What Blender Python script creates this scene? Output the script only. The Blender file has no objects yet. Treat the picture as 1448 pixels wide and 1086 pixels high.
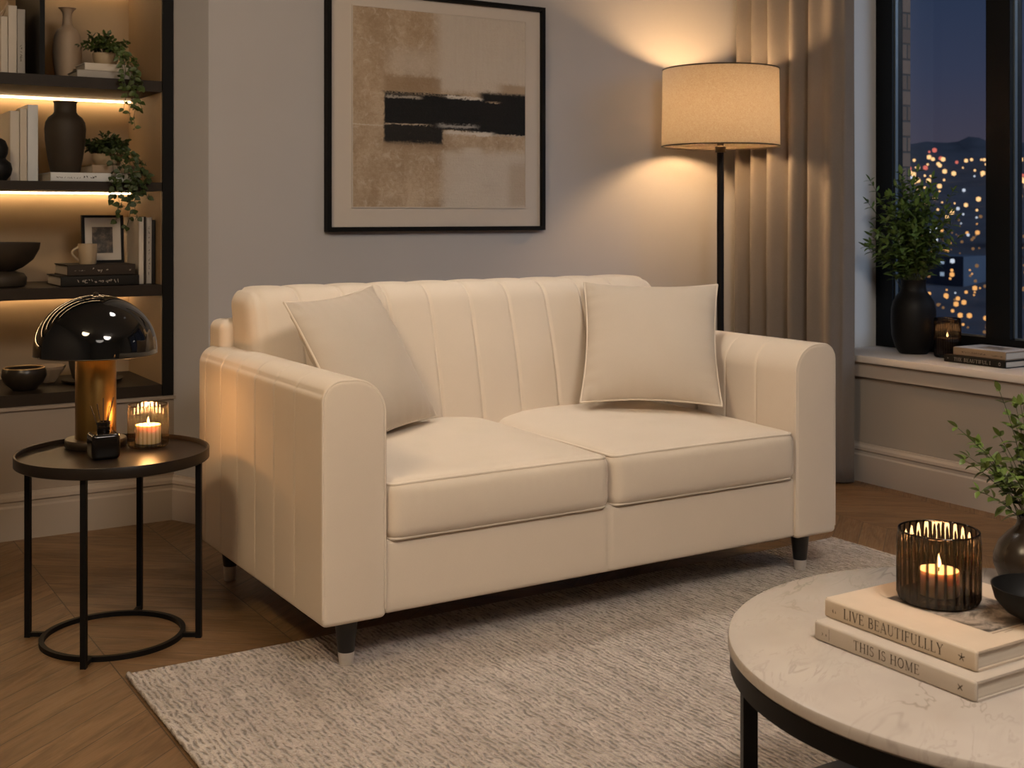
import bpy, math, random
from mathutils import Vector, Matrix, noise as mnoise
R = math.radians
PI = math.pi
sc = bpy.context.scene
col = sc.collection
rng = random.Random(7)

# ------------------------------------------------------------------ node helpers
class E:
    """tiny expression wrapper around shader math sockets"""
    def __init__(s, nt, sock): s.nt, s.s = nt, sock
    def _m(s, op, *a, clamp=False):
        n = s.nt.nodes.new('ShaderNodeMath'); n.operation = op; n.use_clamp = clamp
        for i, v in enumerate((s,) + a):
            if isinstance(v, E): s.nt.links.new(v.s, n.inputs[i])
            else: n.inputs[i].default_value = v
        return E(s.nt, n.outputs[0])
    def __add__(s, o): return s._m('ADD', o)
    __radd__ = __add__
    def __sub__(s, o): return s._m('SUBTRACT', o)
    def __rsub__(s, o): return (s * -1.0) + o
    def __mul__(s, o): return s._m('MULTIPLY', o)
    __rmul__ = __mul__
    def __truediv__(s, o): return s._m('DIVIDE', o)
    def floor(s): return s._m('FLOOR')
    def fract(s): return s._m('FRACT')
    def abs(s): return s._m('ABSOLUTE')
    def sin(s): return s._m('SINE')
    def pingpong(s, v): return s._m('PINGPONG', v)
    def max(s, v): return s._m('MAXIMUM', v)
    def min(s, v): return s._m('MINIMUM', v)
    def step(s, a, b, lo=0.0, hi=1.0):
        n = s.nt.nodes.new('ShaderNodeMapRange'); n.interpolation_type = 'SMOOTHSTEP'
        s.nt.links.new(s.s, n.inputs['Value'])
        n.inputs['From Min'].default_value = a; n.inputs['From Max'].default_value = b
        n.inputs['To Min'].default_value = lo; n.inputs['To Max'].default_value = hi
        return E(s.nt, n.outputs['Result'])

class Mat:
    def __init__(s, name):
        s.m = bpy.data.materials.new(name); s.m.use_nodes = True
        s.nt = s.m.node_tree; s.b = s.nt.nodes['Principled BSDF']
        tc = s.nt.nodes.new('ShaderNodeTexCoord'); s.co = tc.outputs['Object']
        s.tc = tc
    def xyz(s, sock=None):
        n = s.nt.nodes.new('ShaderNodeSeparateXYZ'); s.nt.links.new(sock or s.co, n.inputs[0])
        return [E(s.nt, o) for o in n.outputs]
    def vec(s, x, y, z):
        n = s.nt.nodes.new('ShaderNodeCombineXYZ')
        for i, v in enumerate((x, y, z)):
            if isinstance(v, E): s.nt.links.new(v.s, n.inputs[i])
            else: n.inputs[i].default_value = v
        return n.outputs[0]
    def noise(s, scale, detail=2, rough=.5, dist=0, vec=None):
        n = s.nt.nodes.new('ShaderNodeTexNoise'); s.nt.links.new(vec or s.co, n.inputs['Vector'])
        n.inputs['Scale'].default_value = scale; n.inputs['Detail'].default_value = detail
        n.inputs['Roughness'].default_value = rough; n.inputs['Distortion'].default_value = dist
        return E(s.nt, n.outputs[0])
    def white(s, vec):
        n = s.nt.nodes.new('ShaderNodeTexWhiteNoise'); s.nt.links.new(vec, n.inputs['Vector'])
        return E(s.nt, n.outputs['Value'])
    def mix(s, f, a, b):
        n = s.nt.nodes.new('ShaderNodeMix'); n.data_type = 'RGBA'
        for i, v in ((0, f), (6, a), (7, b)):
            if isinstance(v, E): s.nt.links.new(v.s, n.inputs[i])
            elif isinstance(v, bpy.types.NodeSocket): s.nt.links.new(v, n.inputs[i])
            elif i == 0: n.inputs[i].default_value = v
            else: n.inputs[i].default_value = (*v, 1)
        return n.outputs[2]
    def set(s, **k):
        for key, v in k.items():
            i = s.b.inputs[key.replace('_', ' ')]
            if isinstance(v, E): s.nt.links.new(v.s, i)
            elif isinstance(v, bpy.types.NodeSocket): s.nt.links.new(v, i)
            elif isinstance(v, tuple): i.default_value = (*v, 1) if len(v) == 3 and i.type == "RGBA" else v
            else: i.default_value = v
        return s
    def bump(s, h, strength=.3, dist=.002):
        n = s.nt.nodes.new('ShaderNodeBump'); n.inputs['Strength'].default_value = strength
        n.inputs['Distance'].default_value = dist
        s.nt.links.new(h.s, n.inputs['Height']); s.nt.links.new(n.outputs[0], s.b.inputs['Normal'])
        return s

def pm(name, c, rough=.5, metal=0., var=.12, vs=6., bump=0., bs=200., bd=.001, sheen=0., spec=.5, coat=0.):
    m = Mat(name)
    n = m.noise(vs, 3, .6)
    m.set(Base_Color=m.mix(n, tuple(v * (1 - var) for v in c), tuple(min(1, v * (1 + var)) for v in c)),
          Roughness=rough, Metallic=metal, Specular_IOR_Level=spec)
    if sheen: m.set(Sheen_Weight=sheen, Sheen_Roughness=.5)
    if coat: m.set(Coat_Weight=coat, Coat_Roughness=.05)
    if bump: m.bump(m.noise(bs, 3, .6), bump, bd)
    return m.m

def emit(name, c, st):
    m = bpy.data.materials.new(name); m.use_nodes = True; nt = m.node_tree
    nt.nodes.remove(nt.nodes['Principled BSDF'])
    e = nt.nodes.new('ShaderNodeEmission'); e.inputs[0].default_value = (*c, 1); e.inputs[1].default_value = st
    nt.links.new(e.outputs[0], nt.nodes['Material Output'].inputs[0]); return m

def thin_glass(name, tint, edge, refl=.06, rough=.02, rib_stripes=0, dark=(.03, .025, .02), glow=0.):
    """thin-walled glass: tinted see-through plus mirror reflection growing at grazing angles; flutes = number of painted stripes, one per moulded rib"""
    h = Mat(name); nt = h.nt; nt.nodes.remove(h.b)
    lw = nt.nodes.new('ShaderNodeLayerWeight'); lw.inputs[0].default_value = .4
    f = E(nt, lw.outputs['Facing'])
    c = h.mix(f._m('POWER', 1.5), tint, edge)
    if rib_stripes:
        x, y, z = h.xyz(); an = y._m('ARCTAN2', x)
        st = ((an * float(rib_stripes))._m('COSINE') * .5 + .5).step(.50, .92)
        c = h.mix(st, c, dark)  # refraction in the ribs painted into the tint as dark stripes
    tr = nt.nodes.new('ShaderNodeBsdfTransparent'); nt.links.new(c, tr.inputs[0]); base = tr.outputs[0]
    if glow:
        tl = nt.nodes.new('ShaderNodeBsdfTranslucent'); tl.inputs[0].default_value = (.9, .8, .66, 1)
        m2 = nt.nodes.new('ShaderNodeMixShader'); m2.inputs[0].default_value = glow
        nt.links.new(base, m2.inputs[1]); nt.links.new(tl.outputs[0], m2.inputs[2]); base = m2.outputs[0]
    gl = nt.nodes.new('ShaderNodeBsdfGlossy'); gl.inputs['Roughness'].default_value = rough
    fr = f._m('POWER', 4.) * (.6 - refl) + refl
    mx = nt.nodes.new('ShaderNodeMixShader'); nt.links.new(fr.s, mx.inputs[0])
    nt.links.new(base, mx.inputs[1]); nt.links.new(gl.outputs[0], mx.inputs[2])
    nt.links.new(mx.outputs[0], nt.nodes['Material Output'].inputs[0]); return h.m

# ------------------------------------------------------------------ mesh helpers
class MB:
    def __init__(s): s.v = []; s.f = []
    def add(s, vs, fs):
        o = len(s.v); s.v += [tuple(v) for v in vs]; s.f += [tuple(i + o for i in f) for f in fs]; return s
    def box(s, x0, x1, y0, y1, z0, z1):
        return s.add([(x0, y0, z0), (x1, y0, z0), (x1, y1, z0), (x0, y1, z0), (x0, y0, z1), (x1, y0, z1), (x1, y1, z1), (x0, y1, z1)],
                     [(3, 2, 1, 0), (4, 5, 6, 7), (0, 1, 5, 4), (1, 2, 6, 5), (2, 3, 7, 6), (3, 0, 4, 7)])
    def prism(s, poly, z0, z1):
        n = len(poly)
        return s.add([(x, y, z0) for x, y in poly] + [(x, y, z1) for x, y in poly],
                     [tuple(range(n - 1, -1, -1)), tuple(range(n, 2 * n))] + [(i, (i + 1) % n, n + (i + 1) % n, n + i) for i in range(n)])
    def rbox(s, x0, x1, y0, y1, z0, z1, r=.02, n=(8, 8, 8), k=3, func=None):
        """box with rounded edges and corners; func(p, normal) may move each point"""
        r = min(r, .499 * min(x1 - x0, y1 - y0, z1 - z0))
        def axis(a, b, m):
            rr = min(r, (b - a) / 2 - 1e-5)
            t = [rr * (1 - math.cos(i / k * PI / 2)) * .999 for i in range(k)]
            return [a + q for q in t] + [a + rr + (b - a - 2 * rr) * i / m for i in range(m + 1)] + [b - q for q in reversed(t)]
        ax = [axis(x0, x1, n[0]), axis(y0, y1, n[1]), axis(z0, z1, n[2])]
        lo = (x0, y0, z0); hi = (x1, y1, z1)
        N = [len(a) - 1 for a in ax]; ids = {}; vs = []; fs = []
        def pt(i, j, q):
            if (i, j, q) in ids: return ids[(i, j, q)]
            p = Vector((ax[0][i], ax[1][j], ax[2][q]))
            c = Vector([min(max(p[a], lo[a] + min(r, (hi[a] - lo[a]) / 2)), hi[a] - min(r, (hi[a] - lo[a]) / 2)) for a in range(3)])
            d = p - c; nn = d.normalized() if d.length > 1e-9 else Vector((0, 0, 1))
            p = c + nn * min(r, 1e9)
            if func: p = func(p, nn)
            ids[(i, j, q)] = len(vs); vs.append(tuple(p)); return ids[(i, j, q)]
        for a in range(3):
            b, c = (a + 1) % 3, (a + 2) % 3
            for side in (0, N[a]):
                for i in range(N[b]):
                    for j in range(N[c]):
                        def key(ii, jj):
                            kk = [0, 0, 0]; kk[a] = side; kk[b] = ii; kk[c] = jj; return tuple(kk)
                        q = [pt(*key(i, j)), pt(*key(i + 1, j)), pt(*key(i + 1, j + 1)), pt(*key(i, j + 1))]
                        fs.append(tuple(q if side else q[::-1]))
        return s.add(vs, fs)
    def lathe(s, prof, seg=48, c=(0, 0, 0), rib=None, a0=0.):
        """revolve (r, z) profile; closed at the ends when r == 0"""
        vs = []; fs = []; rows = []
        for r, z in prof:
            if r < 1e-6: rows.append([len(vs)]); vs.append((c[0], c[1], c[2] + z)); continue
            row = []
            for i in range(seg):
                a = a0 + 2 * PI * i / seg; q = r + (rib(a, z) if rib else 0)
                row.append(len(vs)); vs.append((c[0] + q * math.cos(a), c[1] + q * math.sin(a), c[2] + z))
            rows.append(row)
        for A, B in zip(rows, rows[1:]):
            if len(A) == 1 and len(B) == 1: continue
            for i in range(seg):
                j = (i + 1) % seg
                if len(A) == 1: fs.append((A[0], B[j], B[i]))
                elif len(B) == 1: fs.append((A[i], A[j], B[0]))
                else: fs.append((A[i], A[j], B[j], B[i]))
        return s.add(vs, fs)
    def tube(s, pts, r, seg=8, closed=False, up=None):
        pts = [Vector(p) for p in pts]; n = len(pts); vs = []; fs = []
        rs = r if isinstance(r, (list, tuple)) else [r] * n
        prev = None
        for i, p in enumerate(pts):
            a = pts[(i - 1) % n] if closed or i else pts[0]; b = pts[(i + 1) % n] if closed or i < n - 1 else pts[-1]
            t = (b - a).normalized()
            u = prev - t * prev.dot(t) if prev is not None else None
            if u is None or u.length < 1e-4:
                u = Vector((0, 0, 1)) - t * t.z
                if u.length < .05: u = Vector((1, 0, 0)) - t * t.x
            u.normalize(); prev = u; w = t.cross(u)
            for q in range(seg):
                an = 2 * PI * q / seg; vs.append(tuple(p + (u * math.cos(an) + w * math.sin(an)) * rs[i]))
        m = n if closed else n - 1
        for i in range(m):
            for q in range(seg):
                a = i * seg + q; b = i * seg + (q + 1) % seg; c = ((i + 1) % n) * seg + (q + 1) % seg; d = ((i + 1) % n) * seg + q
                fs.append((a, b, c, d))
        if not closed: fs += [tuple(range(seg - 1, -1, -1)), tuple(range((n - 1) * seg, n * seg))]
        return s.add(vs, fs)
    def leaf(s, base, d, nrm, L, W, curl=.25):
        """a small pointed leaf blade folded along its midrib"""
        d = d.normalized(); w = d.cross(nrm)
        if w.length < 1e-3: w = d.cross(Vector((.3, .5, .8)))
        w.normalize(); n = w.cross(d).normalized(); vs = []
        for t, h in ((0, .06), (.22, .75), (.5, 1.), (.78, .66), (1., .03)):
            p = base + d * (L * t) - n * (L * curl * t * t)
            vs += [tuple(p - w * (W * h / 2) + n * (W * .18 * h)), tuple(p), tuple(p + w * (W * h / 2) + n * (W * .18 * h))]
        fs = []
        for i in range(4):
            a = i * 3; fs += [(a, a + 1, a + 4, a + 3), (a + 1, a + 2, a + 5, a + 4)]
        return s.add(vs, fs)
    def build(s, name, mat, parent=None, smooth=35, loc=None):
        me = bpy.data.meshes.new(name); me.from_pydata(s.v, [], s.f); me.update()
        o = bpy.data.objects.new(name, me); col.objects.link(o)
        if mat: me.materials.append(mat)
        if smooth:
            for p in me.polygons: p.use_smooth = True
            me.set_sharp_from_angle(angle=R(smooth))
        if parent: o.parent = parent
        if loc: o.location = loc
        return o

def tag(o, label=None, cat=None, group=None, kind=None):
    if label: o['label'] = label
    if cat: o['category'] = cat
    if group: o['group'] = group
    if kind: o['kind'] = kind
    return o
def thing(name, label, cat, loc=(0, 0, 0), rz=0., group=None):
    o = bpy.data.objects.new(name, None); o.empty_display_size = .05; col.objects.link(o)
    o.location = loc; o.rotation_euler = (0, 0, rz)
    return tag(o, label, cat, group)
def struct(name, mb, mat, parent=None, smooth=0):
    o = mb.build(name, mat, parent, smooth)
    if parent is None: o['kind'] = 'structure'
    return o

# ------------------------------------------------------------------ materials
M = {}
# wall plaster
def plaster(name, c, var=.04):
    m = Mat(name); n = m.noise(3, 4, .6); f = m.noise(180, 2, .6)
    m.set(Base_Color=m.mix(n, tuple(v * (1 - var) for v in c), tuple(v * (1 + var) for v in c)), Roughness=.85, Specular_IOR_Level=.25)
    m.bump(f, .12, .001); return m.m
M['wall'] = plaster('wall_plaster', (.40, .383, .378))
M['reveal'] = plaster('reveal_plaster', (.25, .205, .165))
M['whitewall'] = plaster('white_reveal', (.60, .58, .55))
M['trim'] = plaster('painted_trim', (.46, .40, .35), .02)
M['sill'] = plaster('painted_sill', (.62, .57, .53), .02)
M['ceil'] = plaster('ceiling_paint', (.62, .58, .53), .02)

def floor_mat():
    m = Mat('chevron_oak'); x, y, z = m.xyz()
    W, w = .42, .105
    xc = x + .13; cidx = (xc / W).floor()
    tri = xc.pingpong(W)
    s = (y + tri * .8) / w
    pid = s.floor(); fr = s.fract()
    rnd = m.white(m.vec(pid, cidx, 0.))
    along = y * .6 - tri * .75
    g = m.noise(1., 5, .65, .6, m.vec(s * 2.3, along * 5.0 + rnd * 17., rnd * 9.))
    g2 = m.noise(6., 3, .6, .4, m.vec(s * 3.0, along * 2.0 + rnd * 11., cidx))
    base = m.mix(rnd.step(0, 1), (.172, .098, .045), (.222, .129, .061))
    c2 = m.mix(g.step(.35, .7), base, (.110, .057, .023))
    edge = fr.min(1.0 - fr).step(.0, .022)
    ce = (xc / W).fract(); ce = ce.min(1.0 - ce).step(.0, .006)
    e = edge.min(ce)
    m.set(Base_Color=m.mix(e, (.03, .017, .009), c2), Roughness=g2.step(.2, .8, .34, .5), Specular_IOR_Level=.45)
    m.bump(e * .7 + g * .35, .35, .0015)
    return m.m
M['floor'] = floor_mat()

def rug_mat():
    m = Mat('woven_rug'); x, y, z = m.xyz()
    wob = m.noise(16, 2, .5); ph = (x + wob * .022) / .0125
    rib = (ph * (2 * PI)).sin() * .5 + .5
    seg = m.noise(1., 2, .6, .6, m.vec(ph, y * 38., 0.))          # broken loops along each rib
    knot = m.noise(105, 2, .6, 1.6, m.vec(x * 1.0, y * .6, z))
    pat = m.noise(7, 4, .65, 0, m.vec(x * 2.6, y * .45, z))
    fine = m.noise(420, 2, .6)
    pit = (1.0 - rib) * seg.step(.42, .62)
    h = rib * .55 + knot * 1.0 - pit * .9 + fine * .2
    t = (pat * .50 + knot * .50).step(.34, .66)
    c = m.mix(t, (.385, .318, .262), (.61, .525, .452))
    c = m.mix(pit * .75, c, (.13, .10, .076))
    m.set(Base_Color=c, Roughness=.95, Specular_IOR_Level=.1, Sheen_Weight=.2)
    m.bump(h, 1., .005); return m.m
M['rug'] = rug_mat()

def velvet(name, c, sheen=.25):
    m = Mat(name); n = m.noise(5, 4, .65); f = m.noise(380, 2, .7); w = m.noise(22, 3, .6, .5)
    m.set(Base_Color=m.mix(n * .6 + f * .4, tuple(v * .90 for v in c), tuple(min(1, v * 1.06) for v in c)), Roughness=.88,
          Specular_IOR_Level=.18, Sheen_Weight=sheen, Sheen_Roughness=.45, Sheen_Tint=(1., .93, .84))
    m.bump(f * .35 + w * .55, .22, .0022); return m.m
M['velvet'] = velvet('cream_velvet', (.64, .54, .432))
M['pillow'] = velvet('cushion_cloth', (.50, .42, .335))
M['piping'] = velvet('cream_piping', (.66, .56, .45))
M['black'] = pm('black_metal', (.006, .0053, .005), .45, .0, .2, 30, spec=.14)
M['blackwood'] = pm('black_lacquer', (.010, .009, .009), .35)
M['steel'] = pm('brushed_nickel', (.72, .68, .64), .40, .65, .10, 60, spec=.6)
M['gloss'] = pm('gloss_black_shade', (.004, .004, .004), .06, 0, .1, 4, spec=.3, coat=.45)
M['shadein'] = pm('shade_inside', (.45, .33, .17), .45, .3)
def brass():
    m = Mat('aged_brass'); x, y, z = m.xyz(); n = m.noise(3, 4, .6, 0, m.vec(x * 30, y * 30, z * 1.5))
    m.set(Base_Color=m.mix(n, (.21, .118, .034), (.29, .172, .055)), Metallic=1., Roughness=.36); return m.m
M['brass'] = brass()
M['rim'] = pm('bronze_rim', (.05, .035, .021), .35, .6)
M['tray'] = pm('dark_tray', (.013, .0088, .006), .36, .0, .25, 18, spec=.2)
M['shelf'] = pm('espresso_shelf', (.020, .0135, .0085), .5, 0, .3, 14, spec=.15)
M['frontedge'] = pm('ebony_edge', (.006, .0052, .0045), .55, spec=.1)
M['backpanel'] = pm('tan_back_panel', (.34, .235, .135), .75, 0, .10, 5, .25, 90)
M['lining'] = pm('tan_lining', (.30, .20, .11), .7, 0, .10, 4)
M['led'] = emit('led_strip', (1., .68, .36), 26.)
M['flame'] = emit('flame', (1., .62, .25), 14.)
M['wick'] = pm('wick', (.02, .015, .01), .9)
def wax(name, c):
    m = Mat(name); m.set(Base_Color=c, Roughness=.5, Subsurface_Weight=.6, Subsurface_Radius=(.03, .015, .006), Subsurface_Scale=.5)
    return m.m
M['wax'] = wax('cream_wax', (.80, .66, .48))
M['bottle'] = pm('dark_bottle', (.007, .0055, .0045), .14, 0, .2, 8, spec=.35)
M['reed'] = pm('reed', (.06, .035, .018), .8)
M['curtain'] = velvet('taupe_curtain', (.30, .255, .21), .15)
def curtain_weave():
    m = Mat('curtain_weave'); x, y, z = m.xyz()
    a = m.noise(260, 2, .6, 1.5); b = m.noise(7, 3, .6)
    m.set(Base_Color=m.mix(a * .6 + b * .4, (.122, .104, .092), (.195, .172, .154)), Roughness=.9, Specular_IOR_Level=.15, Sheen_Weight=.2)
    m.bump(a, .4, .0012); return m.m
M['curtain'] = curtain_weave()
def shade_mat():
    m = bpy.data.materials.new('linen_shade'); m.use_nodes = True; nt = m.node_tree; h = Mat.__new__(Mat)
    h.m, h.nt = m, nt; h.b = nt.nodes['Principled BSDF']; tc = nt.nodes.new('ShaderNodeTexCoord'); h.co = tc.outputs['Object']
    n = h.noise(150, 2, .6, 2.5); c = h.mix(n.step(.35, .65), (.50, .40, .32), (.66, .55, .46))
    h.set(Base_Color=c, Roughness=.9, Specular_IOR_Level=.1); h.bump(n, .3, .001)
    t = nt.nodes.new('ShaderNodeBsdfTranslucent'); c2 = h.mix(n.step(.35, .65), (.84, .73, .61), (1., .95, .85)); nt.links.new(c2, t.inputs[0])
    mx = nt.nodes.new('ShaderNodeMixShader'); mx.inputs[0].default_value = .92
    nt.links.new(h.b.outputs[0], mx.inputs[1]); nt.links.new(t.outputs[0], mx.inputs[2])
    nt.links.new(mx.outputs[0], nt.nodes['Material Output'].inputs[0]); return m
M['linen'] = shade_mat()
def marble():
    m = Mat('white_marble'); x, y, z = m.xyz(); w = m.noise(2.2, 2, .5)
    pv = m.vec(x * .8 + y * .5 + w * .35, y * 2.4 - x * 1.4, z)
    a = m.noise(3.4, 4, .58, .5, pv); b = m.noise(8.5, 4, .60, .6, pv); cl = m.noise(3.6, 3, .6)
    v = (a - .5).abs().step(.0, .018, 1., 0.) * cl.step(.44, .64)
    v2 = (b - .5).abs().step(.0, .028, 1., 0.) * cl.step(.36, .54, .9, 0.)
    sm = b.step(.52, .75) * .30
    c = m.mix(cl.step(.3, .75), (.47, .415, .37), (.385, .335, .295))
    c = m.mix(sm, c, (.33, .28, .24))
    c = m.mix((v * .5).max(v2 * .34), c, (.18, .145, .12))
    m.set(Base_Color=c, Roughness=.2, Specular_IOR_Level=.4); return m.m
M['marble'] = marble()
M['cloth_a'] = pm('book_linen_light', (.50, .405, .305), .8, 0, .06, 30, .2, 500)
M['cloth_b'] = pm('book_linen_grey', (.44, .375, .31), .8, 0, .06, 30, .2, 500)
def pages():
    m = Mat('page_block'); x, y, z = m.xyz(); n = m.noise(1, 2, .5, 0, m.vec(x * 2, y * 2, z * 1400))
    m.set(Base_Color=m.mix(n, (.40, .34, .27), (.60, .53, .44)), Roughness=.9); return m.m
M['pages'] = pages()
M['ink'] = pm('dark_ink', (.05, .035, .022), .7)
M['inkfaint'] = pm('faint_ink', (.20, .15, .105), .7)
M['inkwhite'] = pm('pale_ink', (.42, .36, .29), .7)
M['darkcover'] = pm('dark_cover', (.012, .010, .008), .6, spec=.15)
M['greycover'] = pm('grey_cover', (.30, .27, .24), .7)
M['whitecover'] = pm('white_cover', (.50, .44, .37), .75)
M['tancover'] = pm('tan_cover', (.24, .17, .11), .7)
M['browncover'] = pm('brown_cover', (.03, .021, .015), .7, spec=.2)
M['palecover'] = pm('pale_cover', (.52, .52, .52), .6)
M['smoke'] = thin_glass('smoked_glass', (.46, .38, .32), (.03, .024, .02), .05, .05, 30, (.020, .016, .013), .006)
M['smokedark'] = thin_glass('dark_smoked_glass', (.30, .26, .23), (.02, .018, .017), .05, .04, 36, (.10, .085, .075), .006)
M['clear'] = thin_glass('clear_ribbed_glass', (.90, .84, .76), (.50, .40, .28), .05, .04, 30, (.66, .55, .40), .012)
M['pane'] = thin_glass('window_glass', (.90, .92, .94), (.8, .82, .85), .035, 0.)
M['matteblack'] = pm('matte_black_ceramic', (.008, .0075, .0072), .5, 0, .15, 20, .15, 160, spec=.16)
M['stone'] = pm('dark_stoneware', (.032, .023, .015), .6, 0, .3, 14, .3, 60, spec=.25)
M['beigevase'] = pm('beige_ceramic', (.33, .235, .155), .6, 0, .12, 12, .25, 60)
M['ivorypot'] = pm('ivory_pot', (.36, .27, .17), .5, 0, .15, 12)
M['soil'] = pm('potting_soil', (.02, .014, .009), 1., 0, .4, 80, .6, 120)
M['leaf'] = pm('leaf_green', (.10, .165, .038), .42, 0, .45, 9, spec=.4)
M['leaf_bright'] = pm('leaf_fresh_green', (.095, .138, .028), .42, 0, .45, 14, spec=.4)
M['leaf_dark'] = pm('leaf_dark_green', (.030, .045, .012), .5, 0, .4, 9, spec=.3)
M['leaf_mid'] = pm('leaf_olive_green', (.055, .080, .018), .45, 0, .45, 9, spec=.4)
M['stem'] = pm('stem_green', (.045, .055, .018), .6)
M['winframe'] = pm('anthracite_frame', (.005, .006, .007), .35, .0, .1, 10, spec=.16)
M['gasket'] = pm('grey_gasket', (.16, .19, .21), .3, .6)
M['mat_board'] = pm('ivory_mat_board', (.50, .44, .38), .9, 0, .03, 20)
M['photo'] = None
def photo_mat():
    m = Mat('sepia_photo'); n = m.noise(38, 4, .65); m.set(Base_Color=m.mix(n.step(.40, .72), (.022, .016, .011), (.16, .115, .08)), Roughness=.5); return m.m
M['photo'] = photo_mat()
def cover_photo():
    m = Mat('cover_photograph'); n = m.noise(26, 5, .7, 1.); k = m.noise(9, 3, .6, .6)
    m.set(Base_Color=m.mix((n * .6 + k * .4).step(.42, .60), (.035, .028, .022), (.34, .29, .24)), Roughness=.45); return m.m
M['coverphoto'] = cover_photo()
def brickm():
    m = Mat('outdoor_brick'); x, y, z = m.xyz()
    row = (z / .066).floor(); fz = (z / .066).fract(); off = (row * .5).fract()
    u = ((x + y) / .21 + off); fx = u.fract()
    e = fz.min(1.0 - fz).step(.03, .10).min(fx.min(1.0 - fx).step(.01, .03))
    rnd = m.white(m.vec(u.floor(), row, 0.)); n = m.noise(40, 4, .6)
    c = m.mix(rnd, (.20, .125, .085), (.30, .19, .13)); c = m.mix(n * .5, c, (.12, .075, .05))
    m.set(Base_Color=m.mix(e, (.08, .065, .055), c), Roughness=.9); m.bump(e * .8 + n * .2, .6, .006); return m.m
M['brick'] = brickm()

def art_mat():
    m = Mat('abstract_painting'); x, y, z = m.xyz()
    u, v = x, z                                             # art mesh local units run 0..1
    sc2 = m.vec(x * 1.0, y, z * 1.0)
    n1 = m.noise(5, 5, .65, .4, sc2); n2 = m.noise(22, 5, .7, .8, sc2); n3 = m.noise(60, 4, .7, 1., sc2)
    st = m.noise(1, 4, .65, 0, m.vec(x * 5, y, z * 60))      # horizontal brush streaks
    sv = m.noise(1, 4, .65, 0, m.vec(x * 55, y, z * 4))      # vertical streaks
    uu = u + (n2 - .5) * .035; vv = v + (st - .5) * .036 + (n3 - .5) * .034
    def box(u0, u1, v0, v1, su=.006, sv_=.005):
        return uu.step(u0 - su, u0 + su) * uu.step(u1 - su, u1 + su, 1., 0.) * vv.step(v0 - sv_, v0 + sv_) * vv.step(v1 - sv_, v1 + sv_, 1., 0.)
    tan = (.345, .245, .155); tan2 = (.27, .18, .105); cream = (.56, .50, .43); black = (.013, .013, .014); white = (.60, .55, .49)
    c = m.mix((n1 * .6 + n3 * .4).step(.36, .66), (.33, .235, .15), (.50, .395, .285))
    c = m.mix(n2.step(.52, .68) * .6, c, (.55, .46, .36))
    c = m.mix(box(.47, 1.1, .60, 1.1, .05, .02) * (sv * .45 + .62).min(1.), c, cream)
    c = m.mix(box(.20, .46, .66, .80, .08, .05) * .5, c, cream)
    c = m.mix(box(.17, .49, .585, .665, .02, .012) * .7, c, tan2)
    c = m.mix(box(.84, 1.1, .60, .655, .05, .012) * .8, c, tan)
    c = m.mix(box(.50, 1.1, -.1, .29, .04, .03) * (n1 * .5 + .6).min(1.), c, cream)
    c = m.mix(box(.62, .73, .26, .31, .03, .01) * .8, c, cream)
    c = m.mix(box(.90, 1.1, .0, .24, .03, .04) * .45, c, tan)
    c = m.mix(box(.17, .52, .30, .335, .02, .02) * .45, c, (.20, .135, .085))
    c = m.mix(box(-.1, .18, .408, .416, .02, .003), c, (.55, .47, .37))
    c = m.mix(box(.17, 1.1, .40, .575, .006, .006), c, black)
    c = m.mix(box(.17, .50, .325, .42, .006, .012) * (n3 + .62).min(1.), c, (.022, .020, .019))
    c = m.mix(box(.66, 1.1, .385, .42, .03, .006), c, black)
    c = m.mix(box(.72, 1.1, .56, .605, .03, .012), c, black)
    c = m.mix(box(.17, .60, .575, .588, .03, .004) * n3.step(.40, .55), c, black)
    c = m.mix(box(.18, .38, .553, .566, .02, .004) * .8, c, (.42, .37, .31))
    c = m.mix(box(.52, .73, .566, .580, .02, .004), c, white)
    c = m.mix(box(.76, .84, .552, .560, .02, .003) * n3.step(.42, .52), c, (.50, .38, .26))
    c = m.mix(box(.48, .70, .412, .430, .03, .005) * .85, c, (.36, .34, .32))
    c = m.mix(box(.17, .42, .418, .424, .04, .002) * n3.step(.40, .50), c, (.5, .40, .30))
    c = m.mix(box(.52, .80, .378, .396, .03, .005), c, white)
    c = m.mix(box(.80, 1.1, .380, .386, .02, .003), c, (.40, .34, .28))
    m.set(Base_Color=c, Roughness=.8, Specular_IOR_Level=.2); m.bump(n3 * .6 + st * .4, .5, .03); return m.m
M['art'] = art_mat()

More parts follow.
